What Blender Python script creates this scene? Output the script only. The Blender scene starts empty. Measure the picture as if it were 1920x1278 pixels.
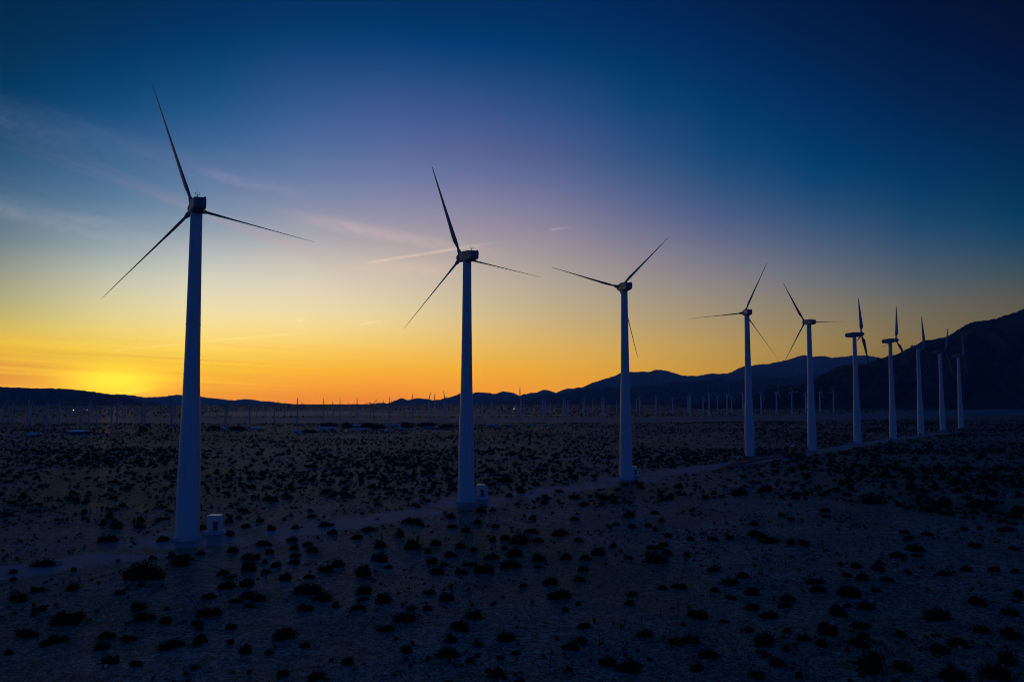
import bpy, math, random
import numpy as np
from mathutils import Vector, Matrix, noise as mnoise

random.seed(11)
RNG = np.random.default_rng(11)
R = math.radians
S = bpy.context.scene
COL = S.collection

# ------------------------------------------------------------------ camera
F = 1493.0                       # focal length in photo pixels (1920 wide)
PITCH = math.atan(106 / F)       # camera looks slightly up
CAMH = 29.0                      # drone height
cam_d = bpy.data.cameras.new('camera')
cam_d.sensor_width = 36.0
cam_d.lens = 36.0 * F / 1920.0
cam_d.clip_start = 1.0
cam_d.clip_end = 60000.0
cam = bpy.data.objects.new('camera', cam_d)
cam.location = (0, 0, CAMH)
cam.rotation_euler = (R(90) + PITCH, 0, 0)
COL.objects.link(cam)
S.camera = cam

FW = np.array([0, math.cos(PITCH), math.sin(PITCH)])
UP = np.array([0, -math.sin(PITCH), math.cos(PITCH)])


def ray(x, y):
    return FW * F + np.array([1.0, 0, 0]) * (x - 960) + UP * (639 - y)


def ground(x, y, z=0.0):
    r = ray(x, y)
    t = (z - CAMH) / r[2]
    return np.array([r[0] * t, r[1] * t, z])


def at_depth(x, y, d):
    r = ray(x, y)
    return np.array([0, 0, CAMH]) + r * (d / r[1])


def azel(x, y):
    r = ray(x, y)
    return math.degrees(math.atan2(r[0], r[1])), math.degrees(math.atan2(r[2], math.hypot(r[0], r[1])))


# ------------------------------------------------------------------ view and world
S.view_settings.view_transform = 'Standard'
S.view_settings.look = 'None'
S.view_settings.exposure = 0.0
S.view_settings.gamma = 1.0
S.view_settings.use_curve_mapping = False
S.render.engine = 'CYCLES'
S.cycles.use_denoising = True
S.cycles.use_adaptive_sampling = True
S.cycles.adaptive_threshold = 0.004
S.cycles.pixel_filter_type = 'BLACKMAN_HARRIS'
S.cycles.filter_width = 1.05
S.cycles.max_bounces = 3
S.cycles.diffuse_bounces = 2
S.cycles.glossy_bounces = 2
S.cycles.volume_bounces = 1
S.cycles.sample_clamp_indirect = 4.0

HAZE_DENSITY = 4.5e-5
HAZE_R = 15500.0
HAZE_TOP = 860.0
HAZE_LIGHT = np.array([0.012, 0.026, 0.10])   # what the air itself shows (used to set the sky seen through it)


def lin(c):
    c = np.asarray(c, float) / 255.0
    return np.where(c <= 0.04045, c / 12.92, ((c + 0.055) / 1.055) ** 2.4)


SUN_AZ, SUN_EL = azel(213, 737)


class NT:
    """small node-tree helper"""

    def __init__(self, tree):
        self.t = tree

    def n(self, typ, **kw):
        nd = self.t.nodes.new(typ)
        for k, v in kw.items():
            setattr(nd, k, v)
        return nd

    def link(self, a, b):
        self.t.links.new(a, b)

    def put(self, sock, v):
        if hasattr(v, 'is_output'):
            self.link(v, sock)
        elif v is not None:
            sock.default_value = v

    def math(self, op, a, b=None, c=None, clamp=False):
        m = self.n('ShaderNodeMath', operation=op, use_clamp=clamp)
        self.put(m.inputs[0], a)
        if b is not None:
            self.put(m.inputs[1], b)
        if c is not None:
            self.put(m.inputs[2], c)
        return m.outputs[0]

    def mapr(self, v, a, b, c=0.0, d=1.0, mode='SMOOTHSTEP'):
        m = self.n('ShaderNodeMapRange', interpolation_type=mode)
        self.put(m.inputs['Value'], v)
        m.inputs['From Min'].default_value = a
        m.inputs['From Max'].default_value = b
        m.inputs['To Min'].default_value = c
        m.inputs['To Max'].default_value = d
        return m.outputs[0]

    def mix(self, fac, a, b, mode='MIX'):
        m = self.n('ShaderNodeMix', data_type='RGBA', blend_type=mode)
        self.put(m.inputs[0], fac)
        self.put(m.inputs[6], tuple(a) + (1.0,) if isinstance(a, (tuple, list, np.ndarray)) else a)
        self.put(m.inputs[7], tuple(b) + (1.0,) if isinstance(b, (tuple, list, np.ndarray)) else b)
        return m.outputs[2]

    def noise(self, vec, scale, detail=3.0, rough=0.5, dist=0.0):
        m = self.n('ShaderNodeTexNoise')
        self.put(m.inputs['Vector'], vec)
        m.inputs['Scale'].default_value = scale
        m.inputs['Detail'].default_value = detail
        m.inputs['Roughness'].default_value = rough
        m.inputs['Distortion'].default_value = dist
        return m.outputs['Fac']

    def comb(self, x, y, z=0.0):
        m = self.n('ShaderNodeCombineXYZ')
        self.put(m.inputs[0], x)
        self.put(m.inputs[1], y)
        self.put(m.inputs[2], z)
        return m.outputs[0]

    def ramp(self, fac, stops, interp='LINEAR'):
        m = self.n('ShaderNodeValToRGB')
        cr = m.color_ramp
        cr.interpolation = interp
        while len(cr.elements) < len(stops):
            cr.elements.new(0.5)
        for e, (p, c) in zip(cr.elements, stops):
            e.position = p
            e.color = tuple(c) + (1.0,)
        self.put(m.inputs[0], fac)
        return m.outputs[0]


world = bpy.data.worlds.new('World')
S.world = world
world.use_nodes = True
world.node_tree.nodes.clear()
W = NT(world.node_tree)
tc = W.n('ShaderNodeTexCoord')
sx = W.n('ShaderNodeSeparateXYZ')
W.link(tc.outputs['Generated'], sx.inputs[0])
DX, DY, DZ = sx.outputs
EL = W.math('DEGREES', W.math('ARCSINE', DZ))
AZ = W.math('DEGREES', W.math('ARCTAN2', DX, DY))

# the dusk sky measured along columns of the photograph: x -> [(y, sRGB)]
SKY = {
    30: [(0, (0, 40, 75)), (100, (0, 46, 82)), (200, (2, 58, 98)), (300, (42, 82, 120)), (380, (68, 104, 134)),
         (450, (100, 120, 135)), (500, (135, 140, 130)), (560, (162, 160, 120)), (600, (188, 175, 105)),
         (640, (228, 188, 72)), (670, (250, 188, 34)), (700, (252, 168, 12)), (725, (238, 140, 10))],
    220: [(0, (0, 42, 82)), (100, (0, 56, 102)), (200, (12, 76, 126)), (300, (60, 105, 150)), (400, (100, 135, 165)),
          (450, (140, 163, 175)), (500, (192, 201, 192)), (550, (222, 218, 184)), (600, (240, 222, 152)),
          (640, (248, 214, 100)), (680, (255, 212, 62)), (710, (255, 205, 24)), (735, (250, 165, 4))],
    430: [(0, (0, 45, 90)), (100, (5, 62, 115)), (200, (30, 85, 136)), (300, (72, 111, 156)), (400, (126, 146, 172)), (450, (168, 175, 182)),
          (500, (206, 206, 198)), (550, (229, 219, 188)), (600, (246, 225, 162)), (640, (252, 219, 118)), (680, (255, 204, 72)), (710, (255, 182, 32)), (745, (246, 146, 4))],
    630: [(0, (0, 46, 97)), (100, (20, 70, 126)), (200, (66, 92, 150)), (300, (98, 117, 164)), (350, (122, 132, 169)),
          (400, (150, 149, 173)), (450, (175, 167, 172)), (500, (212, 199, 184)), (550, (229, 214, 186)),
          (600, (245, 222, 162)), (650, (250, 205, 100)), (700, (255, 176, 42)), (730, (250, 150, 4)), (757, (226, 116, 0))],
    990: [(0, (0, 44, 95)), (100, (0, 60, 115)), (200, (50, 81, 134)), (300, (91, 98, 148)), (350, (111, 115, 156)),
          (400, (139, 130, 159)), (450, (156, 146, 156)), (480, (172, 156, 152)), (520, (177, 166, 155)),
          (560, (190, 175, 145)), (600, (205, 180, 130)), (650, (225, 180, 96)), (700, (240, 170, 60)), (735, (240, 152, 34))],
    1310: [(0, (0, 34, 80)), (100, (0, 46, 96)), (200, (0, 60, 110)), (300, (25, 75, 120)), (360, (58, 86, 130)),
           (420, (86, 97, 139)), (460, (110, 110, 140)), (500, (130, 125, 139)), (550, (150, 140, 130)),
           (600, (167, 147, 115)), (650, (190, 155, 90)), (690, (205, 156, 70)), (740, (206, 140, 44))],
    1530: [(0, (0, 26, 66)), (100, (0, 35, 80)), (200, (0, 46, 95)), (300, (0, 60, 106)), (360, (12, 70, 115)),
           (420, (55, 85, 121)), (480, (86, 100, 125)), (520, (106, 111, 124)), (560, (125, 120, 115)),
           (600, (140, 126, 100)), (650, (156, 131, 84)), (740, (170, 120, 50))],
    1730: [(0, (0, 20, 56)), (100, (0, 26, 66)), (200, (0, 36, 81)), (300, (0, 50, 96)), (400, (12, 65, 106)),
           (450, (40, 76, 110)), (500, (66, 86, 107)), (560, (95, 100, 100)), (600, (115, 106, 86)), (740, (130, 98, 50))],
    1890: [(0, (0, 16, 47)), (100, (0, 20, 56)), (200, (0, 27, 67)), (300, (0, 40, 81)), (400, (2, 55, 92)),
           (460, (20, 65, 96)), (500, (48, 75, 92)), (540, (74, 80, 82)), (580, (91, 86, 75)), (740, (100, 80, 50))],
}
EL0, EL1 = -3.0, 60.0


def through_air(c, el):
    """sky radiance outside the haze box that shows as c from inside it"""
    e = max(el, 0.0)
    path = min(HAZE_R / math.cos(R(e)), (HAZE_TOP - CAMH) / max(math.sin(R(e)), 1e-4))
    T = math.exp(-HAZE_DENSITY * path)
    return np.clip((c - (1 - T) * HAZE_LIGHT) / T, 0.0, None)


def column(points, zen):
    st = []
    for el, c in points:
        st.append(((el - EL0) / (EL1 - EL0), through_air(c, el)))
    st.append((1.0, zen))
    st.sort(key=lambda s: s[0])
    return st


FACEL = W.mapr(EL, EL0, EL1, mode='LINEAR')
ZEN = lin((1, 26, 76))
# smooth the measured columns into an even field over azimuth and elevation
gaz = np.arange(-48.0, 48.01, 1.0)
gel = np.arange(-6.0, 36.01, 0.5)
rows_, az_of = [], []
for x, pts in SKY.items():
    e = np.array([azel(x, y)[1] for y, c in pts])[::-1]
    c = np.array([lin(c) for y, c in pts])[::-1]
    rows_.append(np.stack([np.interp(gel, e, c[:, k]) for k in range(3)], -1))
    az_of.append(azel(x, 450)[0])
rows_ = np.sqrt(np.array(rows_))
field = np.stack([[np.interp(gaz, az_of, rows_[:, i, k]) for k in range(3)] for i in range(len(gel))], 0).transpose(2, 0, 1)


def gblur(a, axis, sig):
    n = int(sig * 3) + 1
    w = np.exp(-0.5 * (np.arange(-n, n + 1) / sig) ** 2)
    w /= w.sum()
    pad_ = [(0, 0)] * a.ndim
    pad_[axis] = (n, n)
    p = np.pad(a, pad_, mode='edge')
    return sum(w[k] * np.take(p, range(k, k + a.shape[axis]), axis) for k in range(2 * n + 1))


field = gblur(gblur(field, 0, 3.0), 1, 1.3) ** 2
azs = list(np.linspace(-33.0, 33.0, 12))
cols = []
els = np.concatenate([np.arange(-2.0, 8.01, 1.0), np.arange(9.5, 30.0, 1.5)])
for a in azs:
    ia = int(np.argmin(np.abs(gaz - a)))
    fr = [np.interp(els, gel, field[ia, :, k]) for k in range(3)]
    p = [(e, np.array([fr[0][q], fr[1][q], fr[2][q]])) for q, e in enumerate(els)]
    cols.append(W.ramp(FACEL, column(p, ZEN), 'LINEAR'))
sky = cols[0]
for i in range(1, len(cols)):
    sky = W.mix(W.mapr(AZ, azs[i - 1], azs[i], mode='LINEAR'), sky, cols[i])
# the rest of the dome: even twilight blue
rear = W.ramp(FACEL, column([(-3, lin((34, 56, 112))), (0, lin((40, 64, 124))), (8, lin((40, 72, 140))),
                             (20, lin((24, 64, 138))), (38, lin((6, 42, 104)))], ZEN), 'LINEAR')
away = W.mapr(W.math('ABSOLUTE', W.math('ADD', AZ, 3.0)), 36.0, 95.0)
sky = W.mix(away, sky, rear)

# thin cirrus: streaks on a high flat sheet, running towards azimuth ~13 degrees
hz = W.math('ADD', W.math('MAXIMUM', DZ, 0.0), 0.035)
px = W.math('DIVIDE', DX, hz)
py = W.math('DIVIDE', DY, hz)
ca, sa = math.cos(R(14)), math.sin(R(14))
across = W.math('SUBTRACT', W.math('MULTIPLY', px, ca), W.math('MULTIPLY', py, sa))
along = W.math('ADD', W.math('MULTIPLY', px, sa), W.math('MULTIPLY', py, ca))
cn1 = W.noise(W.comb(W.math('MULTIPLY', across, 2.0), W.math('MULTIPLY', along, 0.085)), 1.35, 5.0, 0.55, 0.35)
cn2 = W.noise(W.comb(W.math('MULTIPLY', across, 0.5), W.math('MULTIPLY', along, 0.10), 4.7), 1.0, 2.0, 0.5)
cmask = W.math('MULTIPLY', W.mapr(cn1, 0.50, 0.74), W.mapr(cn2, 0.40, 0.62))
cfade = W.math('MULTIPLY', W.mapr(EL, 6.5, 9.5), W.mapr(EL, 19.0, 10.0))
cfade = W.math('MULTIPLY', cfade, W.mapr(AZ, 16.0, -6.0))
cfade = W.math('MULTIPLY', cfade, W.math('SUBTRACT', 1.0, away))
cmask = W.math('MULTIPLY', cmask, cfade)
ccol = W.ramp(FACEL, [((e - EL0) / (EL1 - EL0), lin(c)) for e, c in
                      ((0, (255, 190, 40)), (3, (255, 215, 110)), (7, (244, 210, 160)), (10, (226, 186, 172)),
                       (14, (160, 142, 172)), (20, (86, 98, 142)))])
sky = W.mix(W.math('MULTIPLY', cmask, 0.46), sky, ccol)
# fine bands low down round the sunset
band = W.noise(W.comb(W.math('MULTIPLY', AZ, 0.035), W.math('ADD', W.math('MULTIPLY', EL, 3.0), W.math('MULTIPLY', AZ, 0.14))), 1.0, 5.0, 0.62, 0.3)
bfac = W.math('MULTIPLY', W.mapr(EL, 5.0, 1.6), W.mapr(AZ, -8.0, -24.0))
bfac = W.math('MULTIPLY', bfac, W.math('SUBTRACT', 1.0, away))
bamp = W.math('MULTIPLY', W.math('SUBTRACT', band, 0.5), bfac)
sky = W.mix(W.mapr(bamp, 0.0, 0.14, 0.0, 0.42, 'LINEAR'), sky, (2.2, 1.30, 0.03))
sky = W.mix(W.mapr(bamp, 0.0, -0.14, 0.0, 0.45, 'LINEAR'), sky, (1.6, 0.58, 0.0))
# the glow over the ridge where the sun has just gone
gx = W.math('DIVIDE', W.math('SUBTRACT', AZ, SUN_AZ), 2.9)
gy = W.math('DIVIDE', W.math('SUBTRACT', EL, 1.0), 0.95)
g2 = W.math('ADD', W.math('MULTIPLY', gx, gx), W.math('MULTIPLY', gy, gy))
glow = W.math('EXPONENT', W.math('MULTIPLY', g2, -1.0))
sky = W.mix(W.math('MULTIPLY', glow, 0.70), sky, (3.0, 2.25, 0.03))


WOB = W.noise(W.comb(W.math('MULTIPLY', AZ, 1.1), W.math('MULTIPLY', EL, 2.0)), 1.0, 3.0, 0.6)


def contrail(x0, y0, x1, y1, wdeg, strength, colour, bow=0.0, f0=0.15, f1=0.45):
    global sky
    a0, e0 = azel(x0, y0)
    a1, e1 = azel(x1, y1)
    L = math.hypot(a1 - a0, e1 - e0)
    tx, ty = (a1 - a0) / L, (e1 - e0) / L
    dx = W.math('SUBTRACT', AZ, a0)
    dy = W.math('SUBTRACT', EL, e0)
    s = W.math('DIVIDE', W.math('ADD', W.math('MULTIPLY', dx, tx), W.math('MULTIPLY', dy, ty)), L)
    v = W.math('SUBTRACT', W.math('MULTIPLY', dy, tx), W.math('MULTIPLY', dx, ty))
    if bow:
        v = W.math('SUBTRACT', v, W.math('MULTIPLY', W.math('MULTIPLY', s, W.math('SUBTRACT', 1.0, s)), bow))
    wob = WOB
    v = W.math('ADD', v, W.math('MULTIPLY', W.math('SUBTRACT', wob, 0.5), wdeg * 0.8))
    m = W.mapr(W.math('ABSOLUTE', v), wdeg, 0.0)
    m = W.math('MULTIPLY', m, W.mapr(s, 0.0, f0))
    m = W.math('MULTIPLY', m, W.mapr(s, 1.0, 1.0 - f1))
    m = W.math('MULTIPLY', m, W.mapr(wob, 0.25, 0.6, 0.45, 1.0))
    if wdeg > 0.5:
        m = W.math('MULTIPLY', m, W.mapr(cn1, 0.34, 0.64, 0.35, 1.25))
    sky = W.mix(W.math('MULTIPLY', m, strength), sky, through_air(lin(colour), (e0 + e1) / 2) * 1.12)


contrail(678, 494, 955, 450, 0.17, 0.38, (240, 206, 180), 0.12, 0.10, 0.5)
contrail(200, 659, 600, 622, 0.12, 0.26, (255, 230, 150), 0.42, 0.06, 0.3)
contrail(200, 742, 296, 726, 0.20, 0.8, (255, 228, 76), 0.1, 0.2, 0.35)
contrail(660, 609, 726, 601, 0.10, 0.4, (255, 228, 168), 0.0, 0.3, 0.5)
contrail(1026, 431, 1080, 425, 0.13, 0.26, (214, 180, 174), 0.0, 0.25, 0.7)
contrail(553, 601, 572, 599, 0.10, 0.6, (255, 230, 172), 0.0, 0.3, 0.4)
contrail(-120, 178, 700, 388, 1.6, 0.22, (96, 112, 154), 0.0, 0.1, 0.3)
contrail(345, 313, 640, 378, 0.60, 0.20, (160, 148, 182), -0.2, 0.25, 0.5)
contrail(500, 392, 1000, 484, 0.75, 0.26, (216, 182, 178), -0.2, 0.3, 0.4)
contrail(-80, 366, 460, 490, 1.1, 0.20, (172, 170, 180), -0.3, 0.1, 0.45)
contrail(600, 498, 920, 506, 0.9, 0.22, (228, 194, 172), 0.0, 0.35, 0.5)
contrail(60, 402, 330, 425, 0.5, 0.20, (150, 156, 176), 0.0, 0.4, 0.5)

nish = W.n('ShaderNodeTexSky', sky_type='NISHITA')
nish.sun_disc = False
nish.sun_elevation = R(max(SUN_EL, 0.1))
nish.sun_rotation = R(SUN_AZ)
nish.altitude = 300.0
bgn = W.n('ShaderNodeBackground')
bgn.inputs['Strength'].default_value = 0.0008
W.link(nish.outputs[0], bgn.inputs[0])
bg = W.n('ShaderNodeBackground')
bg.inputs['Strength'].default_value = 1.0
W.link(sky, bg.inputs[0])
addsh = W.n('ShaderNodeAddShader')
W.link(bg.outputs[0], addsh.inputs[0])
W.link(bgn.outputs[0], addsh.inputs[1])
wout = W.n('ShaderNodeOutputWorld')
W.link(addsh.outputs[0], wout.inputs[0])
world.cycles.sampling_method = 'MANUAL'
world.cycles.sample_map_resolution = 1024

# the sun, already down on the ridge: weak, red and level
sd = bpy.data.lights.new('sun', 'SUN')
sd.energy = 0.10
sd.angle = R(2.0)
sd.color = (1.0, 0.42, 0.12)
sun = bpy.data.objects.new('sun', sd)
sv = Vector((math.sin(R(SUN_AZ)) * math.cos(R(SUN_EL)), math.cos(R(SUN_AZ)) * math.cos(R(SUN_EL)), math.sin(R(SUN_EL))))
sun.rotation_euler = sv.to_track_quat('Z', 'Y').to_euler()
sun.location = (-2000, 4000, 300)
COL.objects.link(sun)


# ------------------------------------------------------------------ materials
def material(name):
    m = bpy.data.materials.new(name)
    m.use_nodes = True
    nt = NT(m.node_tree)
    b = m.node_tree.nodes['Principled BSDF']
    return m, nt, b


def simple(name, col, rough=0.6, spec=0.4, vary=0.25, scale=1.2, metallic=0.0, bump=0.0):
    m, nt, b = material(name)
    t = nt.n('ShaderNodeTexCoord')
    f = nt.noise(t.outputs['Object'], scale, 4.0, 0.6)
    c0 = tuple(max(0.0, c * (1 - vary)) for c in col)
    c1 = tuple(min(1.0, c * (1 + vary * 0.6)) for c in col)
    nt.link(nt.mix(nt.mapr(f, 0.3, 0.7), c0, c1), b.inputs['Base Color'])
    b.inputs['Roughness'].default_value = rough
    b.inputs['Specular IOR Level'].default_value = spec
    b.inputs['Metallic'].default_value = metallic
    if bump:
        bp = nt.n('ShaderNodeBump')
        bp.inputs['Strength'].default_value = bump
        nt.link(f, bp.inputs['Height'])
        nt.link(bp.outputs[0], b.inputs['Normal'])
    return m


def tower_paint():
    m, nt, b = material('tower_paint')
    t = nt.n('ShaderNodeTexCoord')
    sp = nt.n('ShaderNodeSeparateXYZ')
    nt.link(t.outputs['Object'], sp.inputs[0])
    vec = nt.comb(nt.math('MULTIPLY', sp.outputs[0], 2.2), nt.math('MULTIPLY', sp.outputs[1], 2.2), nt.math('MULTIPLY', sp.outputs[2], 0.07))
    streak = nt.noise(vec, 1.0, 5.0, 0.65)
    blotch = nt.noise(t.outputs['Object'], 0.35, 4.0, 0.6)
    c = nt.mix(nt.mapr(streak, 0.42, 0.75), (0.52, 0.53, 0.54), (0.41, 0.405, 0.395))
    c = nt.mix(nt.mapr(blotch, 0.45, 0.8, 0.0, 0.35), c, (0.37, 0.355, 0.34))
    nt.link(c, b.inputs['Base Color'])
    b.inputs['Roughness'].default_value = 0.42
    b.inputs['Specular IOR Level'].default_value = 0.35
    return m


M_TOWER = tower_paint()
M_NACELLE = simple('nacelle_shell', (0.19, 0.191, 0.194), 0.5, 0.25, 0.2, 0.8)
M_BLADE = simple('blade_shell', (0.30, 0.301, 0.303), 0.45, 0.2, 0.15, 0.3)
M_DARKMET = simple('dark_metal', (0.05, 0.05, 0.055), 0.55, 0.4, 0.3, 3.0)
M_CONC = simple('concrete', (0.50, 0.49, 0.47), 0.9, 0.2, 0.3, 1.4, bump=0.3)
M_CAB = simple('cabinet_paint', (0.56, 0.57, 0.56), 0.5, 0.35, 0.15, 1.0)
M_CABROOF = simple('cabinet_roof', (0.72, 0.71, 0.69), 0.35, 0.5, 0.1, 1.0)
M_LOUVRE = simple('louvre', (0.10, 0.10, 0.11), 0.6, 0.3, 0.2, 2.0)
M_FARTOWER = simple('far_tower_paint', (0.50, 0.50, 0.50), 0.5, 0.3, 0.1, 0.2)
M_FARVIGN = simple('far_tower_vignetted', (0.34, 0.34, 0.34), 0.5, 0.2, 0.1, 0.2)  # same towers towards the left, lens vignette painted in as a darker colour
M_FARDARK = simple('far_nacelle_paint', (0.30, 0.30, 0.31), 0.6, 0.3, 0.2, 0.5)
M_POST = simple('weathered_post', (0.06, 0.05, 0.042), 0.9, 0.1, 0.4, 4.0)
M_ORANGE = simple('crane_orange', (0.55, 0.17, 0.03), 0.5, 0.35, 0.35, 1.5)
M_REDST = simple('crane_red', (0.50, 0.08, 0.04), 0.55, 0.35, 0.35, 1.5)
M_LATT = simple('crane_lattice_paint', (0.035, 0.035, 0.04), 0.55, 0.35, 0.3, 2.0)
M_TRACKSH = simple('crawler_steel', (0.04, 0.036, 0.032), 0.8, 0.3, 0.3, 2.0)
M_WHITE = simple('white_siding', (0.62, 0.63, 0.62), 0.6, 0.3, 0.2, 0.7)
M_TANW = simple('tan_stucco', (0.34, 0.29, 0.23), 0.85, 0.2, 0.25, 0.6)
M_METROOF = simple('metal_roof', (0.44, 0.46, 0.48), 0.35, 0.5, 0.15, 0.5)
M_DARKROOF = simple('dark_roof', (0.10, 0.09, 0.085), 0.8, 0.2, 0.3, 0.8)
M_GLASS = simple('window_glass', (0.02, 0.022, 0.026), 0.12, 0.6, 0.2, 1.0)
M_TYRE = simple('tyre', (0.02, 0.02, 0.02), 0.9, 0.2, 0.2, 4.0)
M_BARK = simple('bark', (0.08, 0.06, 0.045), 0.9, 0.1, 0.3, 3.0)


def leaf_mat(name, a, b_):
    m, nt, b = material(name)
    t = nt.n('ShaderNodeTexCoord')
    oi = nt.n('ShaderNodeObjectInfo')
    geo = nt.n('ShaderNodeNewGeometry')
    f = nt.noise(geo.outputs['Position'], 0.7, 3.0, 0.6)
    f = nt.math('ADD', nt.math('MULTIPLY', f, 0.7), nt.math('MULTIPLY', oi.outputs['Random'], 0.35))
    nt.link(nt.mix(nt.mapr(f, 0.3, 0.85), a, b_), b.inputs['Base Color'])
    b.inputs['Roughness'].default_value = 0.8
    b.inputs['Specular IOR Level'].default_value = 0.02
    return m


M_LEAF = leaf_mat('creosote_leaf', (0.014, 0.015, 0.008), (0.040, 0.037, 0.020))
M_TREE = leaf_mat('tree_leaf', (0.018, 0.024, 0.012), (0.040, 0.046, 0.022))
M_DRY = leaf_mat('dry_grass', (0.14, 0.115, 0.06), (0.26, 0.21, 0.12))


def emit(name, col, strength):
    m, nt, b = material(name)
    b.inputs['Base Color'].default_value = (0.8, 0.8, 0.8, 1)
    b.inputs['Emission Color'].default_value = tuple(col) + (1,)
    b.inputs['Emission Strength'].default_value = strength
    m.cycles.emission_sampling = 'NONE'
    return m


M_LAMP = emit('lamp_white', (1.0, 0.86, 0.72), 2.2)
M_LAMPW = emit('lamp_warm', (1.0, 0.75, 0.45), 0.6)


def matte_blend(nt, b, share=0.13):
    """dusty ground: mostly matte grains, a small share of glossy ones"""
    b.inputs['Roughness'].default_value = 0.35
    b.inputs['Specular IOR Level'].default_value = 0.03
    d = nt.n('ShaderNodeBsdfDiffuse')
    nt.link(b.inputs['Base Color'].links[0].from_socket, d.inputs['Color'])
    mx = nt.n('ShaderNodeMixShader')
    mx.inputs[0].default_value = share
    nt.link(d.outputs[0], mx.inputs[1])
    nt.link(b.outputs[0], mx.inputs[2])
    nt.link(mx.outputs[0], nt.t.nodes['Material Output'].inputs['Surface'])
    nt.matte = d


def matte_normal(nt, b, bp):
    nt.link(bp.outputs[0], nt.matte.inputs['Normal'])


def sand_nodes(nt):
    """desert floor colour by place; returns colour, bump height"""
    g = nt.n('ShaderNodeNewGeometry')
    P = g.outputs['Position']
    big = nt.noise(P, 0.011, 3.0, 0.6)
    mid = nt.noise(P, 0.07, 3.0, 0.6)
    fine = nt.noise(P, 1.5, 2.0, 0.7)
    grit = nt.noise(P, 3.4, 2.0, 0.75)
    clod = nt.noise(P, 0.55, 3.0, 0.75)
    c = nt.mix(nt.mapr(mid, 0.40, 0.62), (0.310, 0.250, 0.165), (0.440, 0.365, 0.260))
    c = nt.mix(nt.mapr(big, 0.46, 0.62, 0.0, 0.85), c, (0.290, 0.230, 0.085))        # dry grass flats
    red = nt.noise(P, 0.023, 2.0, 0.5)
    c = nt.mix(nt.mapr(red, 0.53, 0.70, 0.0, 0.65), c, (0.390, 0.220, 0.130))        # rusty gravel
    c = nt.mix(nt.mapr(clod, 0.48, 0.57, 0.0, 0.70), c, (0.085, 0.076, 0.052))       # low weeds
    c = nt.mix(nt.mapr(fine, 0.50, 0.57, 0.0, 0.70), c, (0.075, 0.068, 0.052))       # litter
    c = nt.mix(nt.mapr(grit, 0.52, 0.62, 0.0, 0.85), c, (0.055, 0.050, 0.044))
    c = nt.mix(nt.mapr(grit, 0.43, 0.33, 0.0, 0.85), c, (0.52, 0.46, 0.37))
    h = nt.math('ADD', nt.math('MULTIPLY', fine, 0.6), nt.math('MULTIPLY', grit, 0.35))
    return c, h, P


def ground_material():
    m, nt, b = material('desert_floor')
    c, h, P = sand_nodes(nt)
    nt.link(c, b.inputs['Base Color'])
    matte_blend(nt, b)
    bp = nt.n('ShaderNodeBump')
    bp.inputs['Strength'].default_value = 0.9
    bp.inputs['Distance'].default_value = 0.35
    nt.link(h, bp.inputs['Height'])
    matte_normal(nt, b, bp)
    return m


def track_material(name, colour, rutted=True):
    """bare ground whose ragged edge runs out into the desert floor (edge attribute 0 at rim, 1 inside)"""
    m, nt, b = material(name)
    c, h, P = sand_nodes(nt)
    at = nt.n('ShaderNodeAttribute', attribute_name='edge')
    ac = nt.n('ShaderNodeAttribute', attribute_name='across')
    e = nt.math('ADD', at.outputs['Fac'], nt.math('MULTIPLY', nt.math('SUBTRACT', nt.noise(P, 0.16, 6.0, 0.75), 0.5), 3.4))
    fac = nt.mapr(e, 0.25, 1.0)
    fn = nt.noise(P, 1.6, 4.0, 0.7)
    bare = nt.mix(nt.mapr(fn, 0.3, 0.75), tuple(k * 0.85 for k in colour), tuple(k * 1.12 for k in colour))
    if rutted:
        wav = nt.math('ADD', ac.outputs['Fac'], nt.math('MULTIPLY', nt.math('SUBTRACT', nt.noise(P, 0.05, 2.0, 0.5), 0.5), 1.2))
        rut = nt.math('ABSOLUTE', nt.math('SUBTRACT', nt.math('ABSOLUTE', wav), 0.95))
        rf = nt.math('MULTIPLY', nt.mapr(rut, 0.32, 0.05), nt.mapr(nt.noise(P, 0.16, 3.0, 0.6), 0.35, 0.6, 0.15, 0.7))
        bare = nt.mix(rf, bare, tuple(k * 0.42 for k in colour))
    nt.link(nt.mix(fac, c, bare), b.inputs['Base Color'])
    matte_blend(nt, b)
    bp = nt.n('ShaderNodeBump')
    bp.inputs['Strength'].default_value = 0.5
    bp.inputs['Distance'].default_value = 0.25
    nt.link(h, bp.inputs['Height'])
    matte_normal(nt, b, bp)
    return m


M_GROUND = ground_material()
M_TRACK = track_material('dirt_track', (0.305, 0.295, 0.28))
M_WASH = track_material('wash_sand', (0.21, 0.205, 0.195), False)
M_FIELD = track_material('tan_field', (0.60, 0.42, 0.22), False)


def rock_material(name, a, b_):
    m, nt, b = material(name)
    g = nt.n('ShaderNodeNewGeometry')
    f = nt.noise(g.outputs['Position'], 0.007, 8.0, 0.7, 0.8)
    nt.link(nt.mix(nt.mapr(f, 0.3, 0.7), a, b_), b.inputs['Base Color'])
    b.inputs['Roughness'].default_value = 0.95
    b.inputs['Specular IOR Level'].default_value = 0.0
    return m


M_ROCK = rock_material('mountain_rock', (0.022, 0.018, 0.016), (0.105, 0.085, 0.072))
M_HILL = rock_material('hill_rock', (0.070, 0.050, 0.040), (0.120, 0.085, 0.065))


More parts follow.
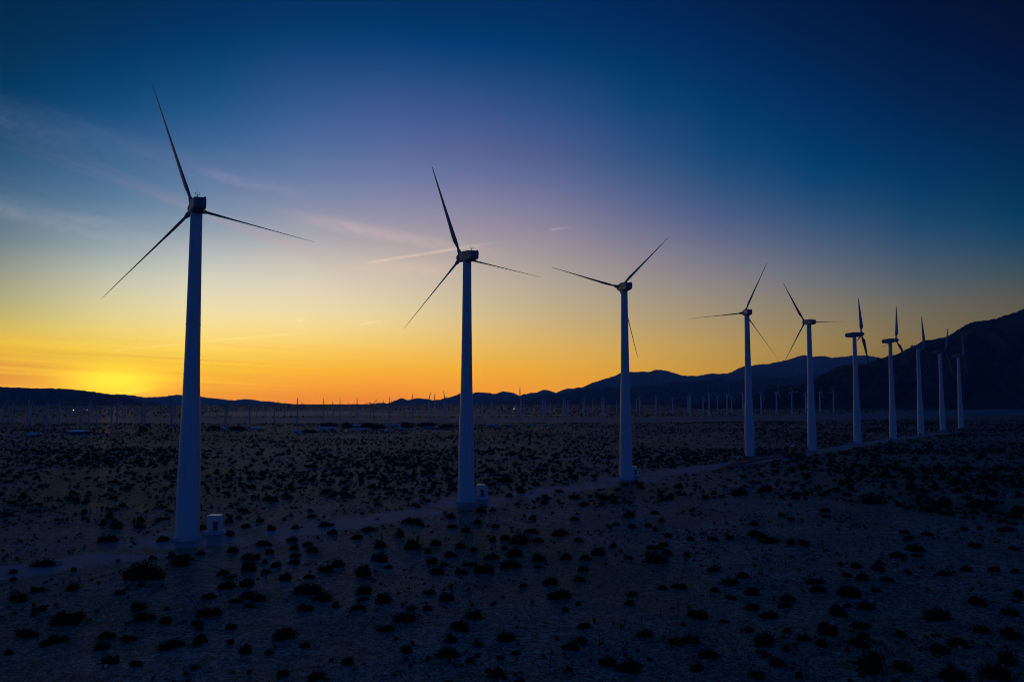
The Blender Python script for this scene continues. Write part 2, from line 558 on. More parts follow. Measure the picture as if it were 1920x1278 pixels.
# ------------------------------------------------------------------ mesh helpers
class MB:
    def __init__(self):
        self.v, self.f = [], []

    def add(self, verts, faces):
        o = len(self.v)
        self.v += [tuple(p) for p in verts]
        self.f += [tuple(i + o for i in fc) for fc in faces]

    def box(self, x0, x1, y0, y1, z0, z1, taper=0.0):
        t = taper
        self.add([(x0, y0, z0), (x1, y0, z0), (x1, y1, z0), (x0, y1, z0),
                  (x0 + t, y0 + t, z1), (x1 - t, y0 + t, z1), (x1 - t, y1 - t, z1), (x0 + t, y1 - t, z1)],
                 [(0, 3, 2, 1), (4, 5, 6, 7), (0, 1, 5, 4), (1, 2, 6, 5), (2, 3, 7, 6), (3, 0, 4, 7)])

    def bbox(self, x0, x1, y0, y1, z0, z1, b=0.05):
        """box with chamfered vertical and top edges"""
        pl = [(x0 + b, y0), (x1 - b, y0), (x1, y0 + b), (x1, y1 - b), (x1 - b, y1), (x0 + b, y1), (x0, y1 - b), (x0, y0 + b)]
        cx, cy = (x0 + x1) / 2, (y0 + y1) / 2
        sx_, sy_ = 1 - 2 * b / (x1 - x0), 1 - 2 * b / (y1 - y0)
        vs = [(x, y, z0) for x, y in pl] + [(x, y, z1 - b) for x, y in pl] + \
             [(cx + (x - cx) * sx_, cy + (y - cy) * sy_, z1) for x, y in pl]
        fs = [tuple(reversed(range(8))), tuple(range(16, 24))]
        for k in range(8):
            n = (k + 1) % 8
            fs += [(k, n, n + 8, k + 8), (k + 8, n + 8, n + 16, k + 16)]
        self.add(vs, fs)

    def lathe(self, prof, seg=24, axis='z', caps=True):
        n = len(prof)
        vs = []
        for r, h in prof:
            for k in range(seg):
                a = 2 * math.pi * k / seg
                c, s = r * math.cos(a), r * math.sin(a)
                vs.append((c, s, h) if axis == 'z' else ((c, h, -s) if axis == 'y' else (h, c, s)))
        fs = []
        for i in range(n - 1):
            for k in range(seg):
                k2 = (k + 1) % seg
                fs.append((i * seg + k, i * seg + k2, (i + 1) * seg + k2, (i + 1) * seg + k))
        if caps:
            fs.append(tuple(reversed(range(seg))))
            fs.append(tuple(range((n - 1) * seg, n * seg)))
        self.add(vs, fs)

    def rod(self, a, b, r0, r1=None, seg=6):
        r1 = r0 if r1 is None else r1
        a, b = Vector(a), Vector(b)
        d = (b - a).normalized()
        u = d.orthogonal().normalized()
        w = d.cross(u)
        vs = []
        for p, r in ((a, r0), (b, r1)):
            for k in range(seg):
                an = 2 * math.pi * k / seg
                vs.append(p + u * (r * math.cos(an)) + w * (r * math.sin(an)))
        fs = [(k, (k + 1) % seg, seg + (k + 1) % seg, seg + k) for k in range(seg)]
        fs += [tuple(reversed(range(seg))), tuple(range(seg, 2 * seg))]
        self.add(vs, fs)

    def mesh(self, name, mat, smooth=False, sharp=None):
        me = bpy.data.meshes.new(name)
        me.from_pydata(self.v, [], self.f)
        me.materials.append(mat)
        if smooth:
            me.polygons.foreach_set('use_smooth', [True] * len(me.polygons))
            if sharp:
                me.set_sharp_from_angle(angle=R(sharp))
        me.update()
        return me


def np_mesh(name, V, Fq, mat, smooth=False):
    """V (n,3), Fq (m,k) with k = 3 or 4"""
    me = bpy.data.meshes.new(name)
    V = np.asarray(V, np.float32)
    Fq = np.asarray(Fq, np.int32)
    k = Fq.shape[1]
    me.vertices.add(len(V))
    me.vertices.foreach_set('co', V.ravel())
    me.loops.add(Fq.size)
    me.loops.foreach_set('vertex_index', Fq.ravel())
    me.polygons.add(len(Fq))
    me.polygons.foreach_set('loop_start', np.arange(0, Fq.size, k, dtype=np.int32))
    me.materials.append(mat)
    me.update(calc_edges=True)
    if smooth:
        me.polygons.foreach_set('use_smooth', np.ones(len(Fq), bool))
    me.validate()
    return me


def obj(name, me, parent=None, loc=(0, 0, 0), rot=(0, 0, 0), scale=(1, 1, 1)):
    o = bpy.data.objects.new(name, me)
    COL.objects.link(o)
    o.location = loc
    o.rotation_euler = rot
    o.scale = scale
    if parent is not None:
        o.parent = parent
    return o


def thing(name, label, cat, loc=(0, 0, 0), rz=0.0, group=None, scale=1.0):
    o = bpy.data.objects.new(name, None)
    COL.objects.link(o)
    o.empty_display_size = 0.5
    o.location = loc
    o.rotation_euler = (0, 0, rz)
    o.scale = (scale,) * 3
    tag(o, label, cat, group)
    return o


def tag(o, label, cat, group=None, kind=None):
    o['label'] = label
    o['category'] = cat
    if group:
        o['group'] = group
    if kind:
        o['kind'] = kind
    return o


def structure(o):
    o['kind'] = 'structure'
    return o


# ------------------------------------------------------------------ turbine sites
# base pixel, yaw of the rotor axis (deg from +y, clockwise), rotor phase, hub height, rotor radius
TURB = [((351, 1010), -29, 100, 69.3, 26.9), ((874, 940), -28, 98, 69.1, 27.2), ((1174, 897), -12, 44, 69.2, 27.2),
        ((1406, 857), 1, 24, 70.7, 27.6), ((1523, 844), -10, 88, 70.8, 25.6), ((1608, 831), 121, 104, 69.0, 25.2),
        ((1675, 823), 139, 104, 68.8, 25.6), ((1727, 815), 127, 104, 68.5, 25.4), ((1768, 808), 139, 88, 68.9, 25.2),
        ((1802, 803), 125, 94, 68.3, 25.2)]
SITES = [ground(*t[0])[:2] for t in TURB]
ROW0 = SITES[0]
ROWD = (SITES[-1] - SITES[0]) / np.linalg.norm(SITES[-1] - SITES[0])
ROWN = np.array([ROWD[1], -ROWD[0]])      # towards the camera / right


def track_offset(s):
    return 7.5 + 1.6 * math.sin(s * 0.021 + 0.8) + 0.9 * math.sin(s * 0.057)


def row_dist(x, y):
    """signed distance from the track centre line (vectorised)"""
    dx, dy = np.asarray(x) - ROW0[0], np.asarray(y) - ROW0[1]
    s = dx * ROWD[0] + dy * ROWD[1]
    d = dx * ROWN[0] + dy * ROWN[1]
    off = 7.5 + 1.6 * np.sin(s * 0.021 + 0.8) + 0.9 * np.sin(s * 0.057)
    return s, d - off


def zf(x, y):
    x, y = np.asarray(x, float), np.asarray(y, float)
    s, d = row_dist(x, y)
    m = np.clip((np.abs(d) - 22.0) / 30.0, 0, 1)
    m = m * m * (3 - 2 * m)
    r = np.hypot(x, y)
    far = np.clip((900 - r) / 300.0, 0, 1)
    z = 0.16 * np.sin(x * 0.11 + 1.3 * np.sin(y * 0.05)) + 0.14 * np.sin(y * 0.13 + x * 0.06) + \
        0.10 * np.sin(x * 0.29 - y * 0.21) + 0.07 * np.sin(x * 0.47 + y * 0.4)
    low = np.clip((r - 3500.0) / 13000.0, 0, 1) * -240.0
    return z * m * far + low


# ------------------------------------------------------------------ ground sheet
def build_ground():
    nr, na = 150, 400
    rr = np.concatenate([[0.0], np.geomspace(12, 15300, nr)])
    aa = np.linspace(0, 2 * np.pi, na, endpoint=False)
    Rg, Ag = np.meshgrid(rr, aa, indexing='ij')
    X, Y = Rg * np.sin(Ag), Rg * np.cos(Ag)
    Z = zf(X, Y)
    V = np.stack([X, Y, Z], -1).reshape(-1, 3)
    i, k = np.meshgrid(np.arange(nr), np.arange(na), indexing='ij')
    k2 = (k + 1) % na
    Fq = np.stack([i * na + k, i * na + k2, (i + 1) * na + k2, (i + 1) * na + k], -1).reshape(-1, 4)
    Fq = Fq[:, ::-1]
    o = obj('ground', np_mesh('ground', V, Fq, M_GROUND, True))
    structure(o)
    tag(o, 'sandy desert floor dotted with scrub', 'ground', kind='structure')


build_ground()


def ribbon(name, mat, centre, half, z, n_across=9, label=None, cat=None):
    """strip of bare ground along a polyline, with edge and across attributes"""
    C = np.asarray(centre, float)
    T = np.gradient(C, axis=0)
    T /= np.linalg.norm(T, axis=1)[:, None]
    Nn = np.stack([T[:, 1], -T[:, 0]], -1)
    u = np.linspace(-1, 1, n_across)
    hw = np.broadcast_to(half, (len(C),))
    P = C[:, None, :] + Nn[:, None, :] * (u[None, :, None] * hw[:, None, None])
    V = np.concatenate([P, np.full(P.shape[:2] + (1,), z)], -1).reshape(-1, 3)
    i, k = np.meshgrid(np.arange(len(C) - 1), np.arange(n_across - 1), indexing='ij')
    a = i * n_across + k
    Fq = np.stack([a, a + 1, a + n_across + 1, a + n_across], -1).reshape(-1, 4)
    me = np_mesh(name, V, Fq, mat)
    if me.polygons[0].normal.z < 0:
        me.flip_normals()
    e = np.repeat(((1 - np.abs(u)) * 1.9)[None], len(C), 0)
    ends = np.minimum(np.arange(len(C)), np.arange(len(C))[::-1])[:, None] / 3.0
    e = np.minimum(e, ends).clip(0, 1)
    at = me.attributes.new('edge', 'FLOAT', 'POINT')
    at.data.foreach_set('value', e.ravel().astype(np.float32))
    at = me.attributes.new('across', 'FLOAT', 'POINT')
    at.data.foreach_set('value', (u[None] * hw[:, None]).ravel().astype(np.float32))
    o = obj(name, me)
    tag(o, label, cat, kind='structure')
    return o


ss = np.arange(-150, 660, 4.0)
cl = [ROW0 + ROWD * s + ROWN * track_offset(s) for s in ss]
ribbon('dirt_track', M_TRACK, cl, 9.4 + 1.0 * np.sin(ss * 0.05), 0.030, 11,
       'pale dirt service track running past the row of tall turbines', 'track')


def pad(p, rad):
    seg, rings = 28, 5
    vs, e = [(p[0], p[1], 0.045)], [1.0]
    for j in range(1, rings + 1):
        q = j / rings
        for k in range(seg):
            a = 2 * math.pi * k / seg
            rr = rad * q * (1 + 0.12 * math.sin(3 * a + p[0]) + 0.07 * math.sin(5 * a + p[1]))
            vs.append((p[0] + rr * math.cos(a), p[1] + rr * math.sin(a), 0.045))
            e.append((1 - q) * 1.9)
    fs = [(0, 1 + k, 1 + (k + 1) % seg) for k in range(seg)]
    for j in range(rings - 1):
        for k in range(seg):
            k2 = (k + 1) % seg
            b = 1 + j * seg
            fs.append((b + k, b + seg + k, b + seg + k2, b + k2))
    me = bpy.data.meshes.new('turbine_pad')
    me.from_pydata(vs, [], fs)
    me.materials.append(M_PAD)
    at = me.attributes.new('edge', 'FLOAT', 'POINT')
    at.data.foreach_set('value', np.clip(e, 0, 1).astype(np.float32))
    me.attributes.new('across', 'FLOAT', 'POINT')
    return structure(obj('cleared_pad', me))


M_PAD = track_material('pad_gravel', (0.30, 0.29, 0.275), False)
for i_, p in enumerate(SITES):
    tag(pad(p, 17.0 if i_ < 3 else 13.0), 'cleared gravel pad round a tall turbine', 'pad', kind='structure')


def strip(name, mat, rows, z, label, cat):
    """flat sheet between two pixel lines on the plain: rows of (x, ytop, ybottom)"""
    rows = sorted(rows)
    xs = np.linspace(rows[0][0], rows[-1][0], 90)
    yt = np.interp(xs, [r[0] for r in rows], [r[1] for r in rows])
    yb = np.interp(xs, [r[0] for r in rows], [r[2] for r in rows])
    n = 9
    V, E = [], []
    for x, a, b in zip(xs, yt, yb):
        A, B = ground(x, a), ground(x, b)
        for j in range(n):
            t = j / (n - 1)
            q = B + (A - B) * t
            V.append((q[0], q[1], z))
            E.append(min(t, 1 - t) * 4.5)
    i, k = np.meshgrid(np.arange(len(xs) - 1), np.arange(n - 1), indexing='ij')
    a = i * n + k
    me = np_mesh(name, V, np.stack([a, a + n, a + n + 1, a + 1], -1).reshape(-1, 4), mat)
    if me.polygons[0].normal.z < 0:
        me.flip_normals()
    at = me.attributes.new('edge', 'FLOAT', 'POINT')
    at.data.foreach_set('value', np.clip(E, 0, 1).astype(np.float32))
    me.attributes.new('across', 'FLOAT', 'POINT')
    tag(obj(name, me), label, cat, kind='structure')


strip('dry_wash', M_WASH, [(-150, 786, 791), (170, 785.5, 791.5), (380, 784.5, 793.5), (700, 785.5, 794), (900, 784.5, 792.5), (1050, 784, 792),
                          (1200, 783, 792), (1400, 779, 789.5), (1600, 774, 787.5), (1760, 769, 786), (1920, 764, 781), (2060, 761, 778)], 0.10,
      'wide pale dry riverbed crossing the plain', 'riverbed')
strip('tan_field', M_FIELD, [(380, 773, 781), (440, 771, 782), (560, 770, 781), (640, 769.5, 780.5), (720, 773, 780.4), (780, 774.5, 780),
                            (840, 776.5, 780), (900, 777.3, 780), (1000, 777, 779.6), (1070, 776.5, 779)], 0.10,
      'tan bare field beyond the riverbed', 'field')
strip('gravel_yard', M_WASH, [(74, 812, 814.5), (100, 812, 816), (130, 811, 818), (160, 812, 818), (205, 813, 816)], 0.08,
      'pale gravel yard round the long shed', 'yard')


# ------------------------------------------------------------------ mountains
def ridge_noise(x, y, s, oct_=5, seed=0.0):
    v, a, f = 0.0, 1.0, 1.0
    for k in range(oct_):
        q = mnoise.noise(Vector((x * s * f + seed, y * s * f + seed * 1.7, seed)))
        v += a * (1.0 - abs(q) * 2.0)
        a *= 0.5
        f *= 2.03
    return v / 1.9 - 0.45


def mountain(name, label, mat, prof, D, foot, back, z0, relief, seed, jag=0.7, power=1.15, n=640, dslope=None):
    """range whose crest follows prof (photo pixels) at distance D; front foot at foot*D"""
    px_ = np.array([p[0] for p in prof], float)
    py_ = np.array([p[1] for p in prof], float)
    xs = np.linspace(px_[0], px_[-1], n)
    ys = np.interp(xs, px_, py_)
    nt_ = 34
    V = []
    for x, y in zip(xs, ys):
        jit = sum(mnoise.noise(Vector((x * f, seed, 3.1))) * a for f, a in ((0.05, 1.0), (0.13, 0.9), (0.33, 0.6), (0.7, 0.35))) * jag * 1.5
        d0 = D if dslope is None else D + dslope * (x - xs[0])
        c = at_depth(x, y + jit, d0)
        base = np.array([c[0], c[1]]) / d0
        tan_c = (c[2] - CAMH) / c[1]
        for j in range(nt_):
            t = j / (nt_ - 9)
            if t <= 1.0:
                d = d0 * (foot + (1 - foot) * t)
                pos = base * d
                z = z0 + (c[2] - z0) * (t ** power)
                hgt = max(c[2] - z0, 1.0)
                z += ridge_noise(pos[0], pos[1], 1.0 / (hgt * 2.2 + 160), 5, seed) * hgt * relief * math.sin(math.pi * min(t, 1.0)) ** 0.8
                if t < 1.0:
                    z = min(z, CAMH + tan_c * pos[1] - (1 - t) * 0.02 * hgt)
                else:
                    z = c[2]
            else:
                q = (t - 1.0) / ((nt_ - 1) / (nt_ - 9) - 1.0)
                d = d0 * (1 + (back - 1) * q)
                pos = base * d
                z = c[2] + (z0 - c[2]) * q ** 0.9 + ridge_noise(pos[0], pos[1], 0.003, 4, seed) * 10 * math.sin(math.pi * q)
            V.append((pos[0], pos[1], z))
    i, k = np.meshgrid(np.arange(n - 1), np.arange(nt_ - 1), indexing='ij')
    a = i * nt_ + k
    me = np_mesh(name, V, np.stack([a, a + nt_, a + nt_ + 1, a + 1], -1).reshape(-1, 4), mat, True)
    if sum(me.polygons[q].normal.z for q in range(0, len(me.polygons), 97)) < 0:
        me.flip_normals()
    return tag(obj(name, me), label, 'mountain' if 'hill' not in name else 'hill', kind='structure')


PA = [(-420, 722), (-300, 727), (-150, 719), (-60, 723), (0, 724), (30, 726), (70, 727.5), (110, 727.5), (150, 731), (180, 735), (215, 740), (250, 747),
      (290, 756), (330, 763), (360, 768), (400, 773)]
PB = [(60, 742), (130, 741), (190, 739), (230, 739), (250, 741), (270, 744.5), (300, 743.5), (335, 740), (370, 742), (400, 746), (440, 750.5), (452, 748.5),
      (465, 747.5), (480, 750), (510, 753), (550, 757), (580, 758.5), (620, 760), (660, 762)]
PC = [(560, 766), (600, 763), (640, 760.5), (665, 759), (690, 757.5), (700, 756.5), (716, 754.5), (728, 756), (740, 751), (754, 746.5), (764, 750), (770, 749), (782, 746), (800, 747.5),
      (810, 750.5), (822, 749), (838, 745.5), (850, 743), (862, 737), (880, 739), (893, 735.5), (905, 735.5), (925, 738), (935, 736.5), (943, 733.5), (962, 736), (974, 741),
      (982, 738), (988, 739), (996, 736), (1008, 735), (1020, 729), (1042, 736), (1050, 733), (1065, 727.5), (1076, 728), (1085, 725.5), (1095, 725), (1110, 718), (1130, 711),
      (1150, 705.5), (1165, 699), (1180, 697), (1200, 696), (1215, 697.3), (1230, 692.8), (1250, 695), (1270, 701), (1290, 705), (1310, 704), (1330, 700.5), (1350, 699.5),
      (1365, 700), (1380, 693), (1395, 687), (1420, 684), (1440, 681.5), (1460, 677.5), (1480, 673), (1500, 667), (1510, 665), (1520, 668), (1540, 667), (1560, 670),
      (1590, 668), (1610, 665), (1630, 666), (1650, 671), (1690, 676), (1740, 668), (1800, 672), (1880, 660), (1960, 668)]
PC2 = [(840, 766), (880, 760), (930, 753), (980, 748), (1030, 741), (1060, 736), (1095, 727), (1140, 726), (1200, 724.5), (1235, 721), (1262, 714), (1300, 716), (1340, 710),
       (1370, 713), (1420, 704), (1470, 708), (1520, 700), (1580, 706), (1640, 700), (1700, 708)]
PD = [(1250, 764), (1300, 757), (1360, 752), (1400, 745), (1420, 737), (1440, 729), (1460, 725.5), (1480, 722), (1500, 721), (1512, 715), (1526, 711), (1540, 702), (1555, 694), (1570, 687),
      (1590, 682.5), (1605, 684.5), (1625, 680), (1650, 671.5), (1665, 667), (1680, 664), (1700, 655), (1715, 648), (1732, 637), (1750, 636), (1770, 632), (1790, 622), (1808, 610),
      (1830, 601.5), (1850, 600), (1870, 596), (1890, 590), (1920, 579), (1970, 566), (2030, 572), (2100, 548), (2200, 556), (2320, 530), (2440, 560)]
mountain('left_hill', 'long dark hill under the sunset at the left', M_HILL, PA, 5000, 0.74, 1.3, -30, 0.30, 2.3, 0.9, 1.0)
mountain('far_ridge', 'low hazy violet ridge on the left horizon', M_ROCK, PB, 14300, 0.86, 1.05, -215, 0.25, 5.1, 0.6)
mountain('far_mountains', 'blue jagged mountain range along the middle horizon', M_ROCK, PC, 13400, 0.72, 1.12, -195, 0.42, 8.4, 0.8)
mountain('middle_ridge', 'darker blue ridge in front of the far range', M_ROCK, PC2, 7600, 0.62, 1.18, -80, 0.55, 3.7, 1.0)
mountain('right_mountain', 'near black mountain slope rising at the right edge', M_ROCK, PD, 2800, 0.70, 1.35, -2, 0.62, 6.6, 1.1, 1.5, 640)


# ------------------------------------------------------------------ tall turbines
def tower_mesh():
    prof = [(2.46, 0.0), (2.46, 0.12), (2.34, 0.12), (2.34, 2.0), (2.30, 7.0), (2.24, 12.0), (2.13, 17.0), (1.96, 22.0), (1.80, 27.0), (1.65, 32.0),
            (1.53, 38.0), (1.45, 44.0), (1.37, 50.0), (1.30, 56.0), (1.24, 62.0), (1.20, 67.55)]
    m = MB()
    m.lathe(prof, 48)
    return m.mesh('tower', M_TOWER, True, 40)


def seam_mesh(r):
    m = MB()
    m.lathe([(r - 0.02, -0.13), (r + 0.05, -0.13), (r + 0.05, 0.13), (r - 0.02, 0.13)], 48, caps=False)
    return m.mesh('flange', M_TOWER, True, 40)


def nacelle_mesh():
    # sections along y (rear -> rotor): (y, half width, z low, z high, chamfer)
    sec = [(-5.35, 1.02, -0.72, 1.15, 0.25), (-5.1, 1.22, -0.95, 1.38, 0.3), (-2.4, 1.36, -1.38, 1.52, 0.32), (1.2, 1.40, -1.50, 1.55, 0.35),
           (2.3, 1.32, -1.42, 1.45, 0.5), (2.9, 1.10, -1.15, 1.18, 0.6)]
    m = MB()
    vs, fs = [], []
    for y, w, a, b, c in sec:
        vs += [(-w + c, y, a), (w - c, y, a), (w, y, a + c), (w, y, b - c), (w - c, y, b), (-w + c, y, b), (-w, y, b - c), (-w, y, a + c)]
    for i in range(len(sec) - 1):
        for k in range(8):
            k2 = (k + 1) % 8
            fs.append((i * 8 + k, i * 8 + k2, i * 8 + 8 + k2, i * 8 + 8 + k))
    fs.append(tuple(reversed(range(8))))
    fs.append(tuple(range((len(sec) - 1) * 8, len(sec) * 8)))
    m.add(vs, [tuple(reversed(f)) for f in fs])
    return m.mesh('nacelle', M_NACELLE, True, 28)


def spinner_mesh():
    m = MB()
    m.lathe([(0.9, 2.85), (1.22, 3.05), (1.32, 3.6), (1.32, 4.5), (1.18, 5.1), (0.86, 5.6), (0.42, 5.9), (0.02, 6.0)], 24, 'y')
    return m.mesh('rotor_hub', M_NACELLE, True, 50)


def blade_mesh(L=27.2):
    """along +z from the hub centre; chord lies near the rotor axis (feathered)"""
    m = MB()
    st = [(0.7, .56, .56, 0), (1.9, .56, .56, 0), (2.8, .78, .56, 4), (3.8, 1.45, .58, 9), (5.2, 2.15, .56, 12), (6.6, 2.10, .47, 12), (9.0, 1.88, .37, 11),
          (12.0, 1.60, .29, 10), (15.5, 1.30, .22, 9), (19.0, 1.02, .165, 8), (22.5, .75, .12, 7.5), (25.2, .52, .085, 7), (26.7, .34, .06, 7), (27.2, .06, .03, 7)]
    seg = 12
    vs, fs = [], []
    for z, ch, th, tw in st:
        ch_full = ch if z > 2.5 else ch * 2
        th_full = th * 1.15 if z > 2.5 else th * 2
        a0 = R(1.5 + tw * 0.75)
        for k in range(seg):
            a = 2 * math.pi * k / seg
            cx = 0.5 * math.cos(a)
            blend = min(max((z - 1.9) / 3.3, 0.0), 1.0)
            foil = math.sin(a) * 0.5 * ((1 - blend) + blend * (0.55 + 0.45 * math.cos(a * 0.5) ** 2))
            c = (cx - 0.18 * blend) * ch_full
            t = foil * th_full
            y = c * math.cos(a0) - t * math.sin(a0)
            x = c * math.sin(a0) + t * math.cos(a0)
            vs.append((x, -y, z))
    for i in range(len(st) - 1):
        for k in range(seg):
            k2 = (k + 1) % seg
            fs.append((i * seg + k, i * seg + k2, (i + 1) * seg + k2, (i + 1) * seg + k))
    fs.append(tuple(range(seg)))
    fs.append(tuple(reversed(range((len(st) - 1) * seg, len(st) * seg))))
    m.add(vs, [tuple(reversed(f)) for f in fs])
    return m.mesh('blade', M_BLADE, True, 50)


def mast_mesh():
    m = MB()
    m.rod((0, 0, 0), (0, 0, 0.55), 0.07)
    m.rod((-0.42, 0, 0.55), (0.42, 0, 0.55), 0.04)
    m.rod((-0.42, 0, 0.55), (-0.42, 0, 0.95), 0.035)
    m.rod((0.42, 0, 0.55), (0.42, 0, 0.95), 0.035)
    m.rod((0.02, 0, 0.55), (0.02, 0, 1.5), 0.022)
    for k in range(3):
        a = k * 2 * math.pi / 3
        m.rod((-0.42, 0, 0.97), (-0.42 + 0.16 * math.cos(a), 0.16 * math.sin(a), 0.97), 0.05, 0.07)
    m.box(0.38, 0.47, -0.22, 0.18, 0.95, 1.08)
    return m.mesh('weather_mast', M_DARKMET)


def beacon_mesh():
    m = MB()
    m.lathe([(0.10, 0.0), (0.10, 0.12), (0.24, 0.14), (0.27, 0.30), (0.20, 0.46), (0.03, 0.52)], 12)
    return m.mesh('beacon', M_DARKMET, True, 40)


def hatch_mesh():
    m = MB()
    m.bbox(-0.5, 0.5, -0.7, 0.7, 0, 0.22, 0.06)
    return m.mesh('roof_hatch', M_NACELLE)


def foundation_mesh():
    m = MB()
    m.lathe([(3.0, -0.3), (3.0, 0.34), (2.88, 0.42), (2.3, 0.42)], 16)
    for k in range(24):
        a = k * math.pi / 12
        m.rod((2.72 * math.cos(a), 2.72 * math.sin(a), 0.40), (2.72 * math.cos(a), 2.72 * math.sin(a), 0.62), 0.05, 0.05, 5)
    return m.mesh('foundation', M_CONC)


def door_mesh():
    m = MB()
    rad = 2.36
    vs, fs = [], []
    n = 6
    for i in range(n + 1):
        a = (i / n - 0.5) * 0.42
        for r in (rad, rad + 0.05):
            for z in (1.2, 3.3):
                vs.append((r * math.sin(a), -r * math.cos(a), z))
    for i in range(n):
        b = i * 4
        fs += [(b + 2, b + 6, b + 7, b + 3), (b + 1, b + 3, b + 7, b + 5), (b, b + 4, b + 6, b + 2)]
    m.add(vs, fs)
    return m.mesh('door', M_CAB)


def stairs_mesh():
    m = MB()
    for k in range(4):
        m.box(-0.6, 0.6, -2.5 - 0.3 * (k + 1), -2.5 - 0.3 * k, 0.42 + 0.0, 1.15 - 0.22 * k)
    for s in (-0.6, 0.6):
        m.rod((s, -2.45, 1.1), (s, -2.45, 2.1), 0.03)
        m.rod((s, -3.7, 0.4), (s, -3.7, 1.35), 0.03)
        m.rod((s, -2.45, 2.1), (s, -3.7, 1.35), 0.03)
    return m.mesh('steps', M_DARKMET)


ME = dict(tower=tower_mesh(), nacelle=nacelle_mesh(), hub=spinner_mesh(), blade=blade_mesh(), mast=mast_mesh(), beacon=beacon_mesh(),
          hatch=hatch_mesh(), found=foundation_mesh(), door=door_mesh(), steps=stairs_mesh(),
          seam1=seam_mesh(1.955), seam2=seam_mesh(1.45))
TLAB = ['largest wind turbine, nearest the camera, at the left with white base cabinet',
        'second largest wind turbine, standing just left of the picture centre',
        'third wind turbine of the tall row, two blades raised in a V',
        'fourth wind turbine of the tall row, lattice boom lying at its foot',
        'fifth wind turbine of the tall row, one blade level to the right',
        'sixth wind turbine of the tall row, first one seen side on',
        'seventh wind turbine of the tall row, rotor side on against the slope edge',
        'eighth wind turbine of the tall row, nacelle on the ridge line',
        'ninth wind turbine of the tall row, second last before the mountain',
        'tenth and farthest wind turbine of the tall row, before the dark slope']
for i, (bp_, yaw, ph, hz_, rad) in enumerate(TURB):
    p = SITES[i]
    t = thing('wind_turbine', TLAB[i], 'wind turbine', (p[0], p[1], 0), 0, 'row of tall wind turbines along the dirt track')
    obj('foundation', ME['found'], t)
    zs = hz_ / 69.1
    tw = obj('tower', ME['tower'], t, (0, 0, 0.42), (0, 0, 0), (1, 1, (hz_ - 1.42 - 0.42) / 67.55))
    obj('flange', ME['seam1'], tw, (0, 0, 22.1))
    obj('flange', ME['seam2'], tw, (0, 0, 44.0))
    dr = R(200 + 17 * i)
    obj('door', ME['door'], tw, (0, 0, 0), (0, 0, dr))
    obj('steps', ME['steps'], t, (0, 0, 0), (0, 0, dr))
    na = obj('nacelle', ME['nacelle'], t, (0, 0, hz_), (R(5), 0, R(-yaw)))
    obj('weather_mast', ME['mast'], na, (-0.35, -3.6, 1.44))
    obj('beacon', ME['beacon'], na, (1.0, -4.4, 1.18))
    obj('roof_hatch', ME['hatch'], na, (0.1, -0.6, 1.50))
    obj('rotor_hub', ME['hub'], t, (0, 0, hz_), (R(5), 0, R(-yaw)))
    base = Matrix.Translation((0, 0, hz_)) @ Matrix.Rotation(R(-yaw), 4, 'Z') @ Matrix.Rotation(R(5), 4, 'X') @ Matrix.Translation((0, 4.2, 0))
    for k in range(3):
        b = obj('blade', ME['blade'], t)
        b.matrix_local = base @ Matrix.Rotation(R(ph + 120 * k), 4, 'Y') @ Matrix.Diagonal((1, 1, rad / 27.2, 1))


# transformer cabinets on round concrete pads
def cabinet(px0, px1, ytop, ybase, padx0, padx1, label, side=True):
    g = ground((px0 + px1) / 2, ybase)
    k = g[1] / F
    w = (px1 - px0) * k
    h = (ybase - ytop) * k * 0.98
    t = thing('transformer_cabinet', label, 'cabinet', (g[0], g[1] + 1.0, 0.0), R(-8), 'transformer cabinets beside the nearest towers')
    m = MB()
    pr = (padx1 - padx0) * k / 2
    pc = ((padx0 + padx1) / 2 - (px0 + px1) / 2) * k
    m.lathe([(pr, -0.2), (pr, 0.55), (pr - 0.1, 0.62), (0.1, 0.62)], 20)
    obj('concrete_pad', m.mesh('concrete_pad', M_CONC), t, (pc, 0, 0))
    m = MB()
    m.bbox(-w / 2, w / 2, -0.9, 0.9, 0.62, 0.6 + h, 0.04)
    body = obj('body', m.mesh('body', M_CAB), t)
    m = MB()
    m.box(-w / 2 - 0.08, w / 2 + 0.08, -1.02, 1.02, 0.605 + h, 0.605 + h + 0.14, 0.03)
    obj('roof', m.mesh('roof', M_CABROOF), t)
    for s in (-1, 1):
        m = MB()
        m.box(s * w / 4 - w * 0.21, s * w / 4 + w * 0.21, -0.93, -0.905, 0.75, 0.45 + h)
        d = obj('door', m.mesh('door', M_CAB), t)
        m = MB()
        m.rod((s * 0.12, -0.95, 0.62 + h * 0.45), (s * 0.12, -0.95, 0.62 + h * 0.58), 0.03)
        obj('handle', m.mesh('handle', M_DARKMET), d)
    m = MB()
    m.box(w * 0.06, w * 0.44, -0.955, -0.932, 0.62 + 0.06 * h, 0.62 + h * 0.66)
    lv = obj('louvre_panel', m.mesh('louvre_panel', M_LOUVRE), t)
    for q in range(6):
        z = 0.62 + 0.16 * h + q * 0.082 * h
        m = MB()
        m.box(w * 0.10, w * 0.40, -0.985, -0.957, z, z + 0.05)
        obj('slat', m.mesh('slat', M_DARKMET), lv)
    if side:
        m = MB()
        m.bbox(w / 2 + 0.03, w / 2 + 0.03 + w * 0.42, -0.7, 0.5, 0.62, 0.6 + h * 0.68, 0.04)
        obj('side_box', m.mesh('side_box', M_CAB), t)
    return t


cabinet(388, 410.5, 972.5, 1001, 377, 419, 'white transformer cabinet on round concrete pad right of the largest turbine', False)
cabinet(894, 908.5, 913.5, 936, 889, 916, 'white transformer cabinet with side box right of the second turbine')
cabinet(1186, 1195, 877.5, 893.5, 1184, 1202, 'small pale transformer cabinet right of the third turbine')


